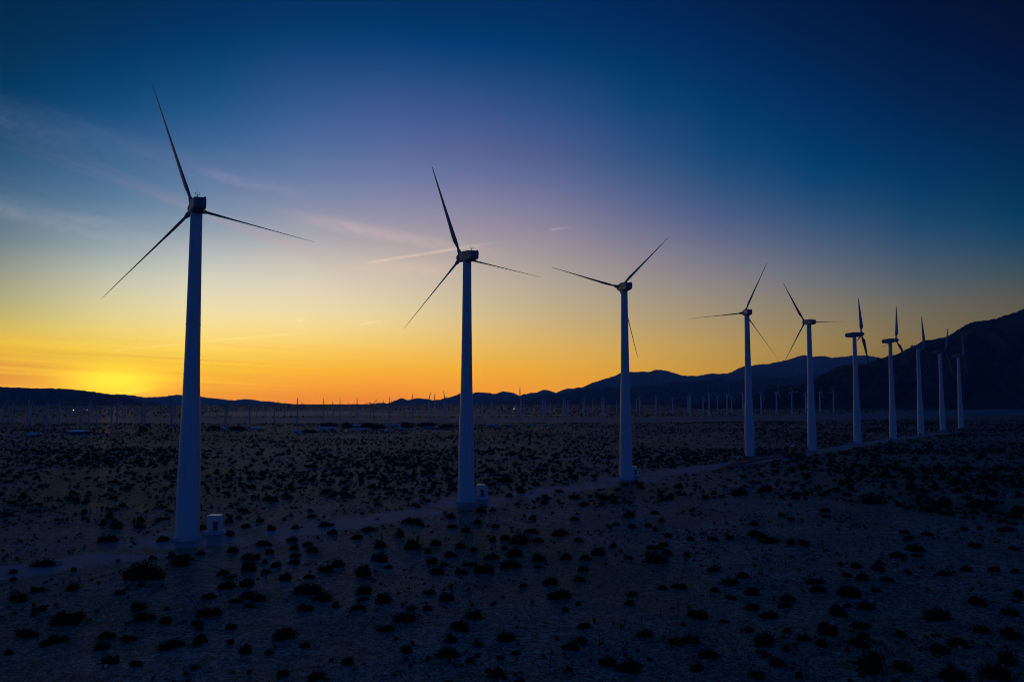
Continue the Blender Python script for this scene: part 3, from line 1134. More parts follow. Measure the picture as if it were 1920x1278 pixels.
# ------------------------------------------------------------------ crane with its boom laid down
def lattice(p0, p1, w0, w1, mat, n, name, parent, chord=0.07, lace=0.04):
    m = MB()
    p0, p1 = Vector(p0), Vector(p1)
    d = (p1 - p0).normalized()
    sd_ = d.cross(Vector((0, 0, 1))).normalized()
    up_ = sd_.cross(d)
    rows = []
    for i in range(n + 1):
        t = i / n
        w = w0 + (w1 - w0) * t
        c = p0.lerp(p1, t)
        rows.append([c + sd_ * (sx_ * w / 2) + up_ * (sz * w / 2) for sx_, sz in ((-1, -1), (1, -1), (1, 1), (-1, 1))])
    for q in range(4):
        m.rod(rows[0][q], rows[-1][q], chord, chord, 5)
    for i in range(n):
        for q in range(4):
            q2 = (q + 1) % 4
            a, b = (q, q2) if i % 2 else (q2, q)
            m.rod(rows[i][a], rows[i + 1][b], lace, lace, 4)
            m.rod(rows[i][q], rows[i][q2], lace, lace, 4)
    return obj(name, m.mesh(name, mat), parent)


cg = ground(1489, 857.5)
crane = thing('crawler_crane', 'orange crawler crane with its lattice boom lowered along the track', 'crane', (cg[0], cg[1], 0), 0)


def rel(x, y, z):
    q = ground(x, y)
    return (q[0] - cg[0], q[1] - cg[1], z)


bd = Vector(rel(1400, 869, 0))
bang = math.atan2(bd.y, bd.x)
for s in (-1, 1):
    m = MB()
    pts = []
    for k in range(9):
        a = math.pi / 2 + math.pi * k / 8
        pts.append((-3.2 + 0.62 * math.cos(a), 0.64 + 0.62 * math.sin(a)))
    for k in range(9):
        a = -math.pi / 2 + math.pi * k / 8
        pts.append((3.2 + 0.62 * math.cos(a), 0.64 + 0.62 * math.sin(a)))
    n = len(pts)
    vs = [(x, -0.55, z) for x, z in pts] + [(x, 0.55, z) for x, z in pts]
    m.add(vs, [tuple(range(n)), tuple(reversed(range(n, 2 * n)))] + [(k, n + k, n + (k + 1) % n, (k + 1) % n) for k in range(n)])
    for k in range(12):
        x = -3.2 + k * 0.58
        m.box(x, x + 0.34, -0.62, 0.62, 1.24, 1.34)
    cr = obj('crawler_track', m.mesh('crawler_track', M_TRACKSH), crane, (0, 0, 0), (0, 0, bang))
    cr.location = Vector((-math.sin(bang), math.cos(bang), 0)) * (2.5 * s)


def cpart(name, mat, boxes, parent=crane, b=0.12):
    m = MB()
    for q in boxes:
        m.bbox(*q, b)
    o = obj(name, m.mesh(name, mat), parent)
    if parent is crane:
        o.rotation_euler = (0, 0, bang)
    return o


cpart('car_body', M_TRACKSH, [(-2.2, 2.2, -1.9, 1.9, 0.7, 1.7)])
hs = cpart('machine_house', M_ORANGE, [(-4.2, 0.6, -1.5, 1.5, 1.72, 4.0), (-4.0, -1.8, -1.2, 1.2, 4.0, 4.5)])
cpart('exhaust', M_DARKMET, [(-2.9, -2.7, 0.6, 0.8, 4.5, 5.4)], hs, 0.03)
cb = cpart('cab', M_ORANGE, [(0.7, 2.5, 0.4, 1.7, 1.75, 3.9)])
cpart('windscreen', M_GLASS, [(2.505, 2.53, 0.5, 1.6, 2.5, 3.7)], cb, 0.005)
cpart('windscreen', M_GLASS, [(0.9, 2.3, 1.705, 1.73, 2.6, 3.7)], cb, 0.005)
for q in range(4):
    cpart('counterweight', M_DARKMET, [(-6.0, -4.3, -2.0, 2.0, 1.5 + q * 0.62, 2.08 + q * 0.62)])
m = MB()
for s in (-1, 1):
    m.rod((0.2, s * 1.2, 4.0), (-3.2, s * 0.9, 8.8), 0.12, 0.1)
    m.rod((-3.9, s * 1.2, 4.0), (-3.2, s * 0.9, 8.8), 0.10, 0.08)
m.rod((-3.2, -0.9, 8.8), (-3.2, 0.9, 8.8), 0.1)
obj('gantry', m.mesh('gantry', M_LATT), crane, (0, 0, 0), (0, 0, bang))
for q in range(6):
    m = MB()
    m.lathe([(0.22, 0), (0.22, 0.5), (0.1, 0.62)], 10)
    o = obj('air_tank', m.mesh('air_tank', M_CABROOF, True, 40), hs, (-1.5 + 0.36 * q, -0.9 + 0.3 * (q % 2), 4.0))
b0 = Vector((math.cos(bang) * 2.2, math.sin(bang) * 2.2, 2.3))
b1 = Vector(rel(1402, 868.5, 1.6))
lattice(b0, b1, 1.5, 2.0, M_LATT, 26, 'boom', crane, 0.11, 0.055)
b2 = Vector(rel(1383, 872, 1.3))
lattice(b1 + (b2 - b1) * 0.02, b2, 2.0, 1.7, M_REDST, 8, 'boom_tip', crane, 0.13, 0.07)
b3 = Vector(rel(1345, 885.5, 0.8))
lattice(b2 + (b3 - b2) * 0.02, b3, 1.2, 0.5, M_REDST, 16, 'jib', crane, 0.09, 0.05)
m = MB()
m.rod(b0 + Vector((0, 0, 4.0)), b1 + Vector((0, 0, 1.0)), 0.035, 0.035, 4)
obj('pendant_line', m.mesh('pendant_line', M_LATT), crane)

for o in crane.children:
    if o.name.split('.')[0] not in ('boom', 'boom_tip', 'jib', 'pendant_line'):
        o.scale = (1.3, 1.3, 1.3)
        o.location = o.location * 1.3

# ------------------------------------------------------------------ far turbines
FAR = [(5, 760, 794, 0), (15, 758, 792, 0), (22, 758, 804.5, 1), (52, 753, 799, 1), (56.5, 759, 791, 0), (66, 762, 794, 0), (78, 763, 787, 0), (82, 763, 784, 0),
       (87.5, 758, 803, 1), (96, 766, 791, 0), (106, 763, 786, 0), (110, 754, 797, 1), (125, 766, 793, 0), (131, 765, 785, 0), (136, 766, 784, 0), (150, 760.5, 802, 1),
       (161, 767, 784, 0), (166, 755, 798, 1), (181, 768, 794, 0), (184.5, 768, 783, 0), (209, 758, 803, 1), (219, 756, 797, 1), (230, 764, 785, 0), (235.5, 765, 785, 0),
       (252, 765, 783, 0), (258, 772, 788, 0), (266, 757, 798, 1), (271.5, 757, 796, 1), (281, 770, 785, 0), (302, 770, 785, 0), (320.5, 757, 802, 1), (324, 758, 785, 0),
       (376, 763, 797, 1), (385, 770, 784, 0), (405, 771, 784, 0), (422, 761, 799, 1), (426, 764, 783, 0), (444, 770, 783, 0), (468, 762.5, 798, 1), (481, 771, 783, 0),
       (498, 769, 783, 0), (514, 762, 795.5, 1), (523, 768, 783, 0), (534, 767, 782, 0), (545, 766, 781, 0), (557, 760.5, 796.5, 1), (568, 760, 780, 0), (591, 764, 779, 0),
       (606, 758, 785.5, 1), (614, 764, 778, 0), (624.5, 759, 779, 0), (637.5, 758, 786, 1), (658, 759, 779, 1), (669.5, 757, 785, 1), (678, 764, 776, 0), (688.5, 760, 775.5, 1),
       (695.5, 758, 776, 1), (700, 757, 784.5, 1), (719, 757, 775.5, 1), (730, 755, 784, 1), (733.5, 757, 776, 0), (748.5, 761, 775.5, 0), (759, 759, 784, 1), (768, 762, 778, 0),
       (773, 751, 784, 1), (777.5, 756, 776, 0), (787.5, 764, 782, 0), (804, 749, 784, 1), (815.5, 751, 782, 1), (821, 758, 778, 0), (832, 751, 778, 0), (835, 748, 784, 1),
       (838, 757, 777, 0), (893.5, 755, 782, 1), (904.5, 755, 776.5, 0), (922, 753, 782, 1), (938, 760, 775.5, 0), (944, 758, 776, 0), (967.5, 757, 777, 0), (970.5, 759, 775.5, 0),
       (977, 743, 785, 1), (982.5, 757, 775.5, 0), (1001.5, 759, 774.5, 0), (1017.5, 748, 784, 1), (1020, 752, 775, 0), (1023, 750, 780, 0), (1032, 755, 774, 0), (1057, 746, 783, 1),
       (1060.5, 750, 780, 0), (1065, 751, 776, 0), (1092, 752, 774.5, 0), (1095.5, 746, 781, 1), (1111.5, 750, 775, 1), (1129, 747, 776.5, 1), (1132.5, 748, 780, 1), (1156.5, 752, 774, 0),
       (1193.5, 748, 775.5, 1), (1199.5, 744, 779.5, 1), (1230.5, 744, 778, 1), (1261.5, 745, 776.5, 1), (1290.5, 743.5, 776, 1), (1294.5, 738, 781, 1), (1318.5, 743, 775, 1),
       (1330, 737, 780.5, 1), (1345.5, 742.5, 774.5, 1), (1363.5, 737, 779, 1), (1372.5, 742.5, 774, 1), (1393.5, 736, 778, 1), (1427.5, 736.5, 776.5, 1), (1456.5, 735.5, 776, 1),
       (1485, 735.5, 774.5, 1), (1511.5, 735, 773, 1), (1538, 735, 772, 1), (1563.5, 735, 771.5, 1)]
PHASES = {268: 0, 266: 52, 271.5: 60, 320.5: -22, 422: 40, 468: -50, 514: -82, 557: 2, 568: -20, 606: 0, 637.5: 0, 658: 60, 669.5: 0, 688.5: -50, 695.5: -18, 773: 8, 804: 16,
          835: -12, 719: 4, 730: 0, 977: 0, 1111.5: 55, 1199.5: -50, 1230.5: -70, 1261.5: -24, 1294.5: 16, 1330: 0, 1363.5: 0, 1456.5: 20, 1485: -38, 1511.5: 0, 1538: 14, 1563.5: 20, 52: 5}


def far_meshes():
    m = MB()
    m.lathe([(1.05, 0), (0.98, 5), (0.85, 14), (0.72, 22), (0.66, 24.4)], 10)
    t = m.mesh('tower', M_FARTOWER, True, 60)
    m = MB()
    m.add([(x * w, y, z * h) for y, w, h in ((-2.6, .7, .75), (-1.8, .9, .9), (1.4, .9, .9), (2.0, .5, .55)) for x, z in ((-1, -.8), (1, -.8), (1, 1), (-1, 1))],
          [(3, 2, 1, 0), (12, 13, 14, 15)] + [(i * 4 + k, i * 4 + (k + 1) % 4, i * 4 + 4 + (k + 1) % 4, i * 4 + 4 + k) for i in range(3) for k in range(4)])
    n = m.mesh('nacelle', M_FARDARK)
    m = MB()
    st = [(0.2, .30, .30), (1.4, .32, .28), (2.4, .62, .22), (6.0, .48, .14), (9.5, .30, .09), (11.2, .10, .04)]
    vs = []
    for z, c, th in st:
        vs += [(-c, 0.45 * c, z), (0, -th, z), (c, -0.45 * c, z), (0, th, z)]
    m.add(vs, [(i * 4 + k, i * 4 + (k + 1) % 4, i * 4 + 4 + (k + 1) % 4, i * 4 + 4 + k) for i in range(len(st) - 1) for k in range(4)] + [(3, 2, 1, 0), (20, 21, 22, 23)])
    b = m.mesh('blade', M_FARDARK)
    return t, n, b


FT, FN, FB = far_meshes()
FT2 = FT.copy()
FT2.materials[0] = M_FARVIGN
ORD = ['first', 'second', 'third', 'fourth', 'fifth', 'sixth', 'seventh', 'eighth', 'ninth', 'tenth', 'eleventh', 'twelfth', 'thirteenth', 'fourteenth', 'fifteenth',
       'sixteenth', 'seventeenth', 'eighteenth', 'nineteenth', 'twentieth', 'twenty-first', 'twenty-second', 'twenty-third', 'twenty-fourth', 'twenty-fifth',
       'twenty-sixth', 'twenty-seventh', 'twenty-eighth', 'twenty-ninth', 'thirtieth']
EDGES = [(-50, 345, 'left of the largest turbine'), (345, 874, 'between the two largest turbines'), (874, 1171, 'between second and third tall turbines'),
         (1171, 1400, 'between third and fourth tall turbines'), (1400, 1518, 'between fourth and fifth tall turbines'),
         (1518, 1700, 'right of the fifth tall turbine')]
cnt = {}
for (x, yh, yb, cls) in sorted(FAR):
    for a, b, where in EDGES:
        if a <= x < b:
            break
    key = (where, cls)
    cnt[key] = cnt.get(key, 0) + 1
    kind_ = 'small far wind turbine' if cls else 'faint tiny turbine of farther rows'
    lab = '%s %s, %s from left' % (kind_, where, ORD[cnt[key] - 1])
    g = ground(x, yb)
    hub = at_depth(x, yh, g[1])[2]
    s = hub / 25.0
    t = thing('far_wind_turbine', lab, 'wind turbine', (g[0], g[1], 0), 0, 'small wind turbines on the far plain', s)
    ry = random.Random(int(x * 10))
    yaw = -22 + ry.uniform(-9, 9) if x < 1180 else (ry.choice([-20, 70, 84, 100]) + ry.uniform(-10, 10))
    ph = PHASES.get(x, ry.uniform(0, 120))
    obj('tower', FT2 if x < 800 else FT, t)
    obj('nacelle', FN, t, (0, 0, 25.0), (0, 0, R(-yaw)))
    bs = Matrix.Translation((0, 0, 25.0)) @ Matrix.Rotation(R(-yaw), 4, 'Z') @ Matrix.Translation((0, 2.3, 0))
    for k in range(3):
        b = obj('blade', FB, t)
        b.matrix_local = bs @ Matrix.Rotation(R(ph + 120 * k), 4, 'Y')


# ------------------------------------------------------------------ far lamps
def lamp(x, ylamp, ybase, label, mat, rad=0.55):
    g = ground(x, ybase)
    h = at_depth(x, ylamp, g[1])[2]
    t = thing('street_lamp', label, 'lamp', (g[0], g[1], 0), 0, 'lit lamps on the far plain')
    m = MB()
    m.rod((0, 0, 0), (0, 0, h), 0.14, 0.09)
    m.rod((0, 0, h), (0, -0.9, h + 0.1), 0.07)
    obj('pole', m.mesh('pole', M_DARKMET), t)
    m = MB()
    m.lathe([(rad * 0.4, -rad * 0.7), (rad, -rad * 0.3), (rad, rad * 0.3), (rad * 0.3, rad * 0.6)], 10)
    obj('lamp_head', m.mesh('lamp_head', mat, True), t, (0, -1.0, h - 0.1))


lamp(137.5, 768, 782, 'brightest lit lamp among the far turbines at the left', M_LAMP, 1.0)
lamp(163.5, 768.3, 782, 'dim lit lamp just right of the brightest left lamp', M_LAMPW, 0.7)
lamp(777.5, 754.8, 772, 'tiny lit lamp before the mountains left of the second turbine', M_LAMPW, 0.9)
lamp(963.5, 765.6, 772, 'bright lit lamp on the plain right of the second turbine', M_LAMP, 0.9)
lamp(1039, 769.6, 775, 'tiny lit lamp midway between second and third tall turbines', M_LAMPW, 0.8)
lamp(1092, 752.4, 772, 'lit lamp before the mountains left of the third turbine', M_LAMP, 0.7)
lamp(526, 779.6, 785, 'tiny lit lamp on the tan field between the largest turbines', M_LAMPW, 0.6)
lamp(887.5, 766, 771, 'faint lit lamp just right of the second tall tower', M_LAMPW, 0.8)
lamp(895.5, 766.2, 771, 'faint lit lamp second right of the second tall tower', M_LAMPW, 0.7)
lamp(648.7, 806, 810, 'single lit lamp among the settlement trees', M_LAMPW, 0.4)


# ------------------------------------------------------------------ settlement
def house(x0, x1, ytop, ybase, label, wall=M_WHITE, roof=M_METROOF, deep=6.0, pitch=0.35, name='house', cat='house', wins=2, rz=0.0):
    g = ground((x0 + x1) / 2, ybase)
    k = g[1] / F
    w = (x1 - x0) * k
    h = max((ybase - ytop) * k, 1.6)
    hw = h * (1 - pitch)
    t = thing(name, label, cat, (g[0], g[1] + deep / 2, 0), rz, 'buildings of the small desert settlement')
    m = MB()
    m.box(-w / 2, w / 2, -deep / 2, deep / 2, 0, hw)
    obj('wall', m.mesh('wall', wall), t)
    m = MB()
    e = 0.25
    rx, ry_ = w / 2 + e, deep / 2 + e
    m.add([(-rx, -ry_, hw + 0.01), (rx, -ry_, hw + 0.01), (rx, ry_, hw + 0.01), (-rx, ry_, hw + 0.01), (-rx, 0, h), (rx, 0, h)],
          [(0, 1, 5, 4), (2, 3, 4, 5), (0, 4, 3), (1, 2, 5), (3, 2, 1, 0)])
    obj('roof', m.mesh('roof', roof), t)
    m = MB()
    m.box(-0.45, 0.45, -deep / 2 - 0.03, -deep / 2 - 0.002, 0.05, min(2.0, hw * 0.86))
    obj('door', m.mesh('door', M_DARKROOF), t)
    for q in range(wins):
        xx = -w / 2 + w * (q + 0.5) / wins
        if abs(xx) < 0.9:
            xx += 1.4
        m = MB()
        m.box(xx - 0.45, xx + 0.45, -deep / 2 - 0.025, -deep / 2 - 0.002, hw * 0.42, hw * 0.8)
        obj('window', m.mesh('window', M_GLASS), t)
    return t


def vehicle(x, ybase, label, rz=0.0, mat=M_WHITE, length=5.0, tall=1.9, van=True):
    g = ground(x, ybase)
    t = thing('parked_van' if van else 'parked_pickup', label, 'van' if van else 'pickup', (g[0], g[1], 0), rz, 'vehicles parked in the settlement')
    L, w = length / 2, 0.95
    top = [(-L, 0.45), (L, 0.45), (L, 0.95), (L * 0.72, 1.08), (L * 0.42, tall), (-L, tall)] if van else \
          [(-L, 0.45), (L, 0.45), (L, 1.0), (L * 0.45, 1.1), (L * 0.22, tall), (-L * 0.22, tall), (-L * 0.28, 1.1), (-L, 1.1)]
    n = len(top)
    m = MB()
    m.add([(x_, -w, z) for x_, z in top] + [(x_, w, z) for x_, z in top],
          [tuple(range(n)), tuple(reversed(range(n, 2 * n)))] + [(k, n + k, n + (k + 1) % n, (k + 1) % n) for k in range(n)])
    obj('body', m.mesh('body', mat), t)
    m = MB()
    m.box(L * 0.02 - 0.2, L * 0.36, -w - 0.01, w + 0.01, tall * 0.62, tall * 0.9)
    obj('side_window', m.mesh('side_window', M_GLASS), t)
    for sx_ in (-0.62, 0.62):
        for sy_ in (-1, 1):
            m = MB()
            m.lathe([(0.36, -0.12), (0.36, 0.12)], 12, 'y')
            obj('wheel', m.mesh('wheel', M_TYRE), t, (sx_ * L, sy_ * 0.88, 0.36))
    return t


house(123, 154, 806.0, 813.0, 'long shed with pale blue metal roof at far left', M_DARKROOF, M_METROOF, 16, 0.45, 'long_shed', 'shed', 3)
house(597, 617, 799.6, 805, 'long low white house beside dark trees between the two largest turbines', M_WHITE, M_METROOF, 7, 0.35)
house(619, 628, 799.8, 805, 'short white house right of the long low white house', M_WHITE, M_METROOF, 6, 0.3)
house(551, 560, 805.5, 812.5, 'lone white box house with pale roof nearest the camera', M_WHITE, M_WHITE, 5, 0.3)
house(662, 680, 795.4, 800, 'low house behind trees, pale roof, left of the tallest tree', M_TANW, M_METROOF, 8, 0.4)
house(722, 729, 794.5, 799.5, 'small pale house left of the settlement round tree', M_WHITE, M_METROOF, 6, 0.4)
house(733, 749, 795, 800, 'long pale roofed house left of the settlement round tree', M_TANW, M_METROOF, 7, 0.4)
house(793, 812, 798, 803.5, 'dim grey house under the dark trees left of second turbine', M_TANW, M_DARKROOF, 8, 0.4)
house(913, 926, 794.5, 799.5, 'pale blue roofed house just right of the second tall tower', M_TANW, M_METROOF, 7, 0.45)
house(927, 932, 794, 799, 'small white trailer home right of the blue roofed house', M_WHITE, M_WHITE, 4, 0.15, 'trailer_home', 'trailer', 1)
house(944, 960, 796, 799.5, 'low dim house left of the two white trailers', M_TANW, M_DARKROOF, 7, 0.4)
house(990, 998, 794.5, 798.5, 'white trailer home midway between second and third turbines', M_WHITE, M_WHITE, 4, 0.15, 'trailer_home', 'trailer', 2)
house(1022, 1029, 794.5, 798.5, 'rightmost white trailer home before the third turbine', M_WHITE, M_WHITE, 4, 0.15, 'trailer_home', 'trailer', 2)
house(469, 487, 800.5, 804, 'low pale house left of the settlement, right of largest turbine', M_TANW, M_METROOF, 7, 0.4)
house(413, 421, 800.5, 804.5, 'small white house nearest right of the largest tower', M_WHITE, M_METROOF, 6, 0.35)
vehicle(56, 816.5, 'leftmost of two white vans parked by the shed yard', R(20), tall=2.3)
vehicle(61.5, 816, 'white van parked second from left by the shed yard', R(-30), tall=2.2)
vehicle(73, 815.5, 'white van at the left end of the gravel yard', R(8), tall=2.3)
vehicle(26.5, 819.5, 'pale pickup alone in the scrub at far left', R(35), van=False)
vehicle(664, 807.5, 'white van parked left in the settlement yard below trees', R(15), tall=2.3)
vehicle(671, 806.5, 'white pickup parked in the middle of the settlement yard', R(-10), van=False)
vehicle(679, 806.8, 'white van parked right in the settlement yard', R(30), tall=2.2)
vehicle(686, 805.5, 'pale pickup at the right end of settlement yard', R(-40), van=False)
vehicle(725.5, 808.8, 'white van nearest the camera below the small pale house', R(60), tall=2.3)
vehicle(731.5, 807.2, 'white pickup beside the nearest white van', R(10), van=False)
vehicle(750.5, 804, 'white van below the settlement round tree', R(5), tall=2.3)
vehicle(775, 806, 'pale pickup right of the settlement round tree', R(-15), van=False)
vehicle(424, 807, 'white pickup below the small house near the largest tower', R(10), van=False)
vehicle(431, 802.5, 'white van right of the small house near the largest tower', R(-25), tall=2.2)
vehicle(474, 807, 'white pickup below the low pale house', R(5), van=False)


# ------------------------------------------------------------------ foliage
def blob_leaves(rad, hgt, n, size, rng, lobes=4, seg=7, rings=3):
    """leaf quads (as triangle pairs) through an uneven dome plus a lumpy core; returns V, F(tri)"""
    V, Fc = [], []
    cen = [(0, 0, hgt * 0.35, 0.72)]
    for k in range(lobes):
        a = rng.uniform(0, 2 * math.pi)
        q = rng.uniform(0.3, 0.85) * rad
        cen.append((q * math.cos(a), q * math.sin(a), hgt * rng.uniform(0.2, 0.55), rng.uniform(0.22, 0.52)))
    # core
    for cx, cy, cz, sc in cen:
        rr = rad * sc * 0.68
        o = len(V)
        V.append((cx, cy, min(cz + hgt * sc * 0.62, hgt * 0.95)))
        for j in range(1, rings + 1):
            ph = j / rings * math.pi * 0.5
            for k in range(seg):
                a = 2 * math.pi * (k + 0.5 * j) / seg
                w = rr * math.sin(ph) * rng.uniform(0.8, 1.15)
                V.append((cx + w * math.cos(a), cy + w * math.sin(a), max((cz + hgt * sc * 0.62) * math.cos(ph) * rng.uniform(0.85, 1.05), -0.05) if j < rings else -0.08))
        for k in range(seg):
            Fc.append((o, o + 1 + k, o + 1 + (k + 1) % seg))
        for j in range(rings - 1):
            for k in range(seg):
                a, b = o + 1 + j * seg + k, o + 1 + j * seg + (k + 1) % seg
                Fc += [(a, a + seg, b), (b, a + seg, b + seg)]
    for _ in range(n):
        cx, cy, cz, sc = cen[rng.integers(len(cen))]
        a, ph = rng.uniform(0, 2 * math.pi), math.acos(rng.uniform(-0.05, 1))
        q = rng.uniform(0.62, 1.30)
        d = np.array([math.sin(ph) * math.cos(a), math.sin(ph) * math.sin(a), math.cos(ph)])
        p = np.array([cx, cy, 0]) + d * np.array([rad * sc, rad * sc, (cz + hgt * sc * 0.62)]) * q
        p[2] = max(p[2], 0.02)
        d2 = d + rng.normal(0, 0.5, 3)
        d2 /= np.linalg.norm(d2)
        s_ = np.cross(d2, rng.normal(0, 1, 3))
        s_ /= np.linalg.norm(s_) + 1e-6
        L, w = size * rng.uniform(0.8, 2.0), size * rng.uniform(0.3, 0.6)
        o = len(V)
        V += [tuple(p - s_ * w), tuple(p + s_ * w), tuple(p + d2 * L)]
        Fc.append((o, o + 1, o + 2))
    return np.array(V), np.array(Fc)


def rand_tree(x, w, ytop, ybase, label, seed):
    g = ground(x, ybase)
    k = g[1] / F
    W_, H_ = w * k, (ybase - ytop) * k
    rng = np.random.default_rng(seed)
    t = thing('desert_tree', label, 'tree', (g[0], g[1], 0), 0, 'dark trees of the small desert settlement')
    m = MB()
    m.rod((0, 0, -0.1), (0.1, 0, H_ * 0.45), 0.28, 0.2, 8)
    for q in range(4):
        a = q * 1.6 + seed
        m.rod((0.08, 0, H_ * 0.32), (math.cos(a) * W_ * 0.25, math.sin(a) * W_ * 0.2, H_ * 0.7), 0.13, 0.05, 6)
    obj('trunk', m.mesh('trunk', M_BARK), t)
    V, Fc = blob_leaves(W_ / 2, H_ * 0.86, 900, 0.42, rng, 7)
    V[:, 2] = V[:, 2] * 0.98 + H_ * 0.10
    obj('crown', np_mesh('crown', V, Fc, M_TREE), t)


rand_tree(619, 34, 789.5, 799.5, 'widest dark tree behind the long low white house', 1)
rand_tree(651, 22, 788, 802, 'tall dark tree left of the low pale roofs', 2)
rand_tree(689, 28, 788.5, 803, 'broad dark tree in the middle of the settlement', 3)
rand_tree(709, 26, 792, 804, 'lower dark tree right of the broad middle tree', 4)
rand_tree(763, 22, 786.5, 803, 'round dark tree at the right of the pale roofs', 5)
rand_tree(796, 34, 788, 800.5, 'wide dark tree above the dim grey house', 6)
rand_tree(835, 32, 792, 802, 'low dark tree nearest the second tall tower', 7)
rand_tree(266, 26, 797, 809, 'lone dark tree between far turbines left of the largest turbine', 8)
rand_tree(400, 26, 796, 804.5, 'dark tree just right of the largest tower', 9)
rand_tree(445, 30, 796, 806, 'wide dark tree between the two white groups right of largest turbine', 10)
rand_tree(580, 22, 803, 811, 'low dark tree right of the lone white box house', 12)

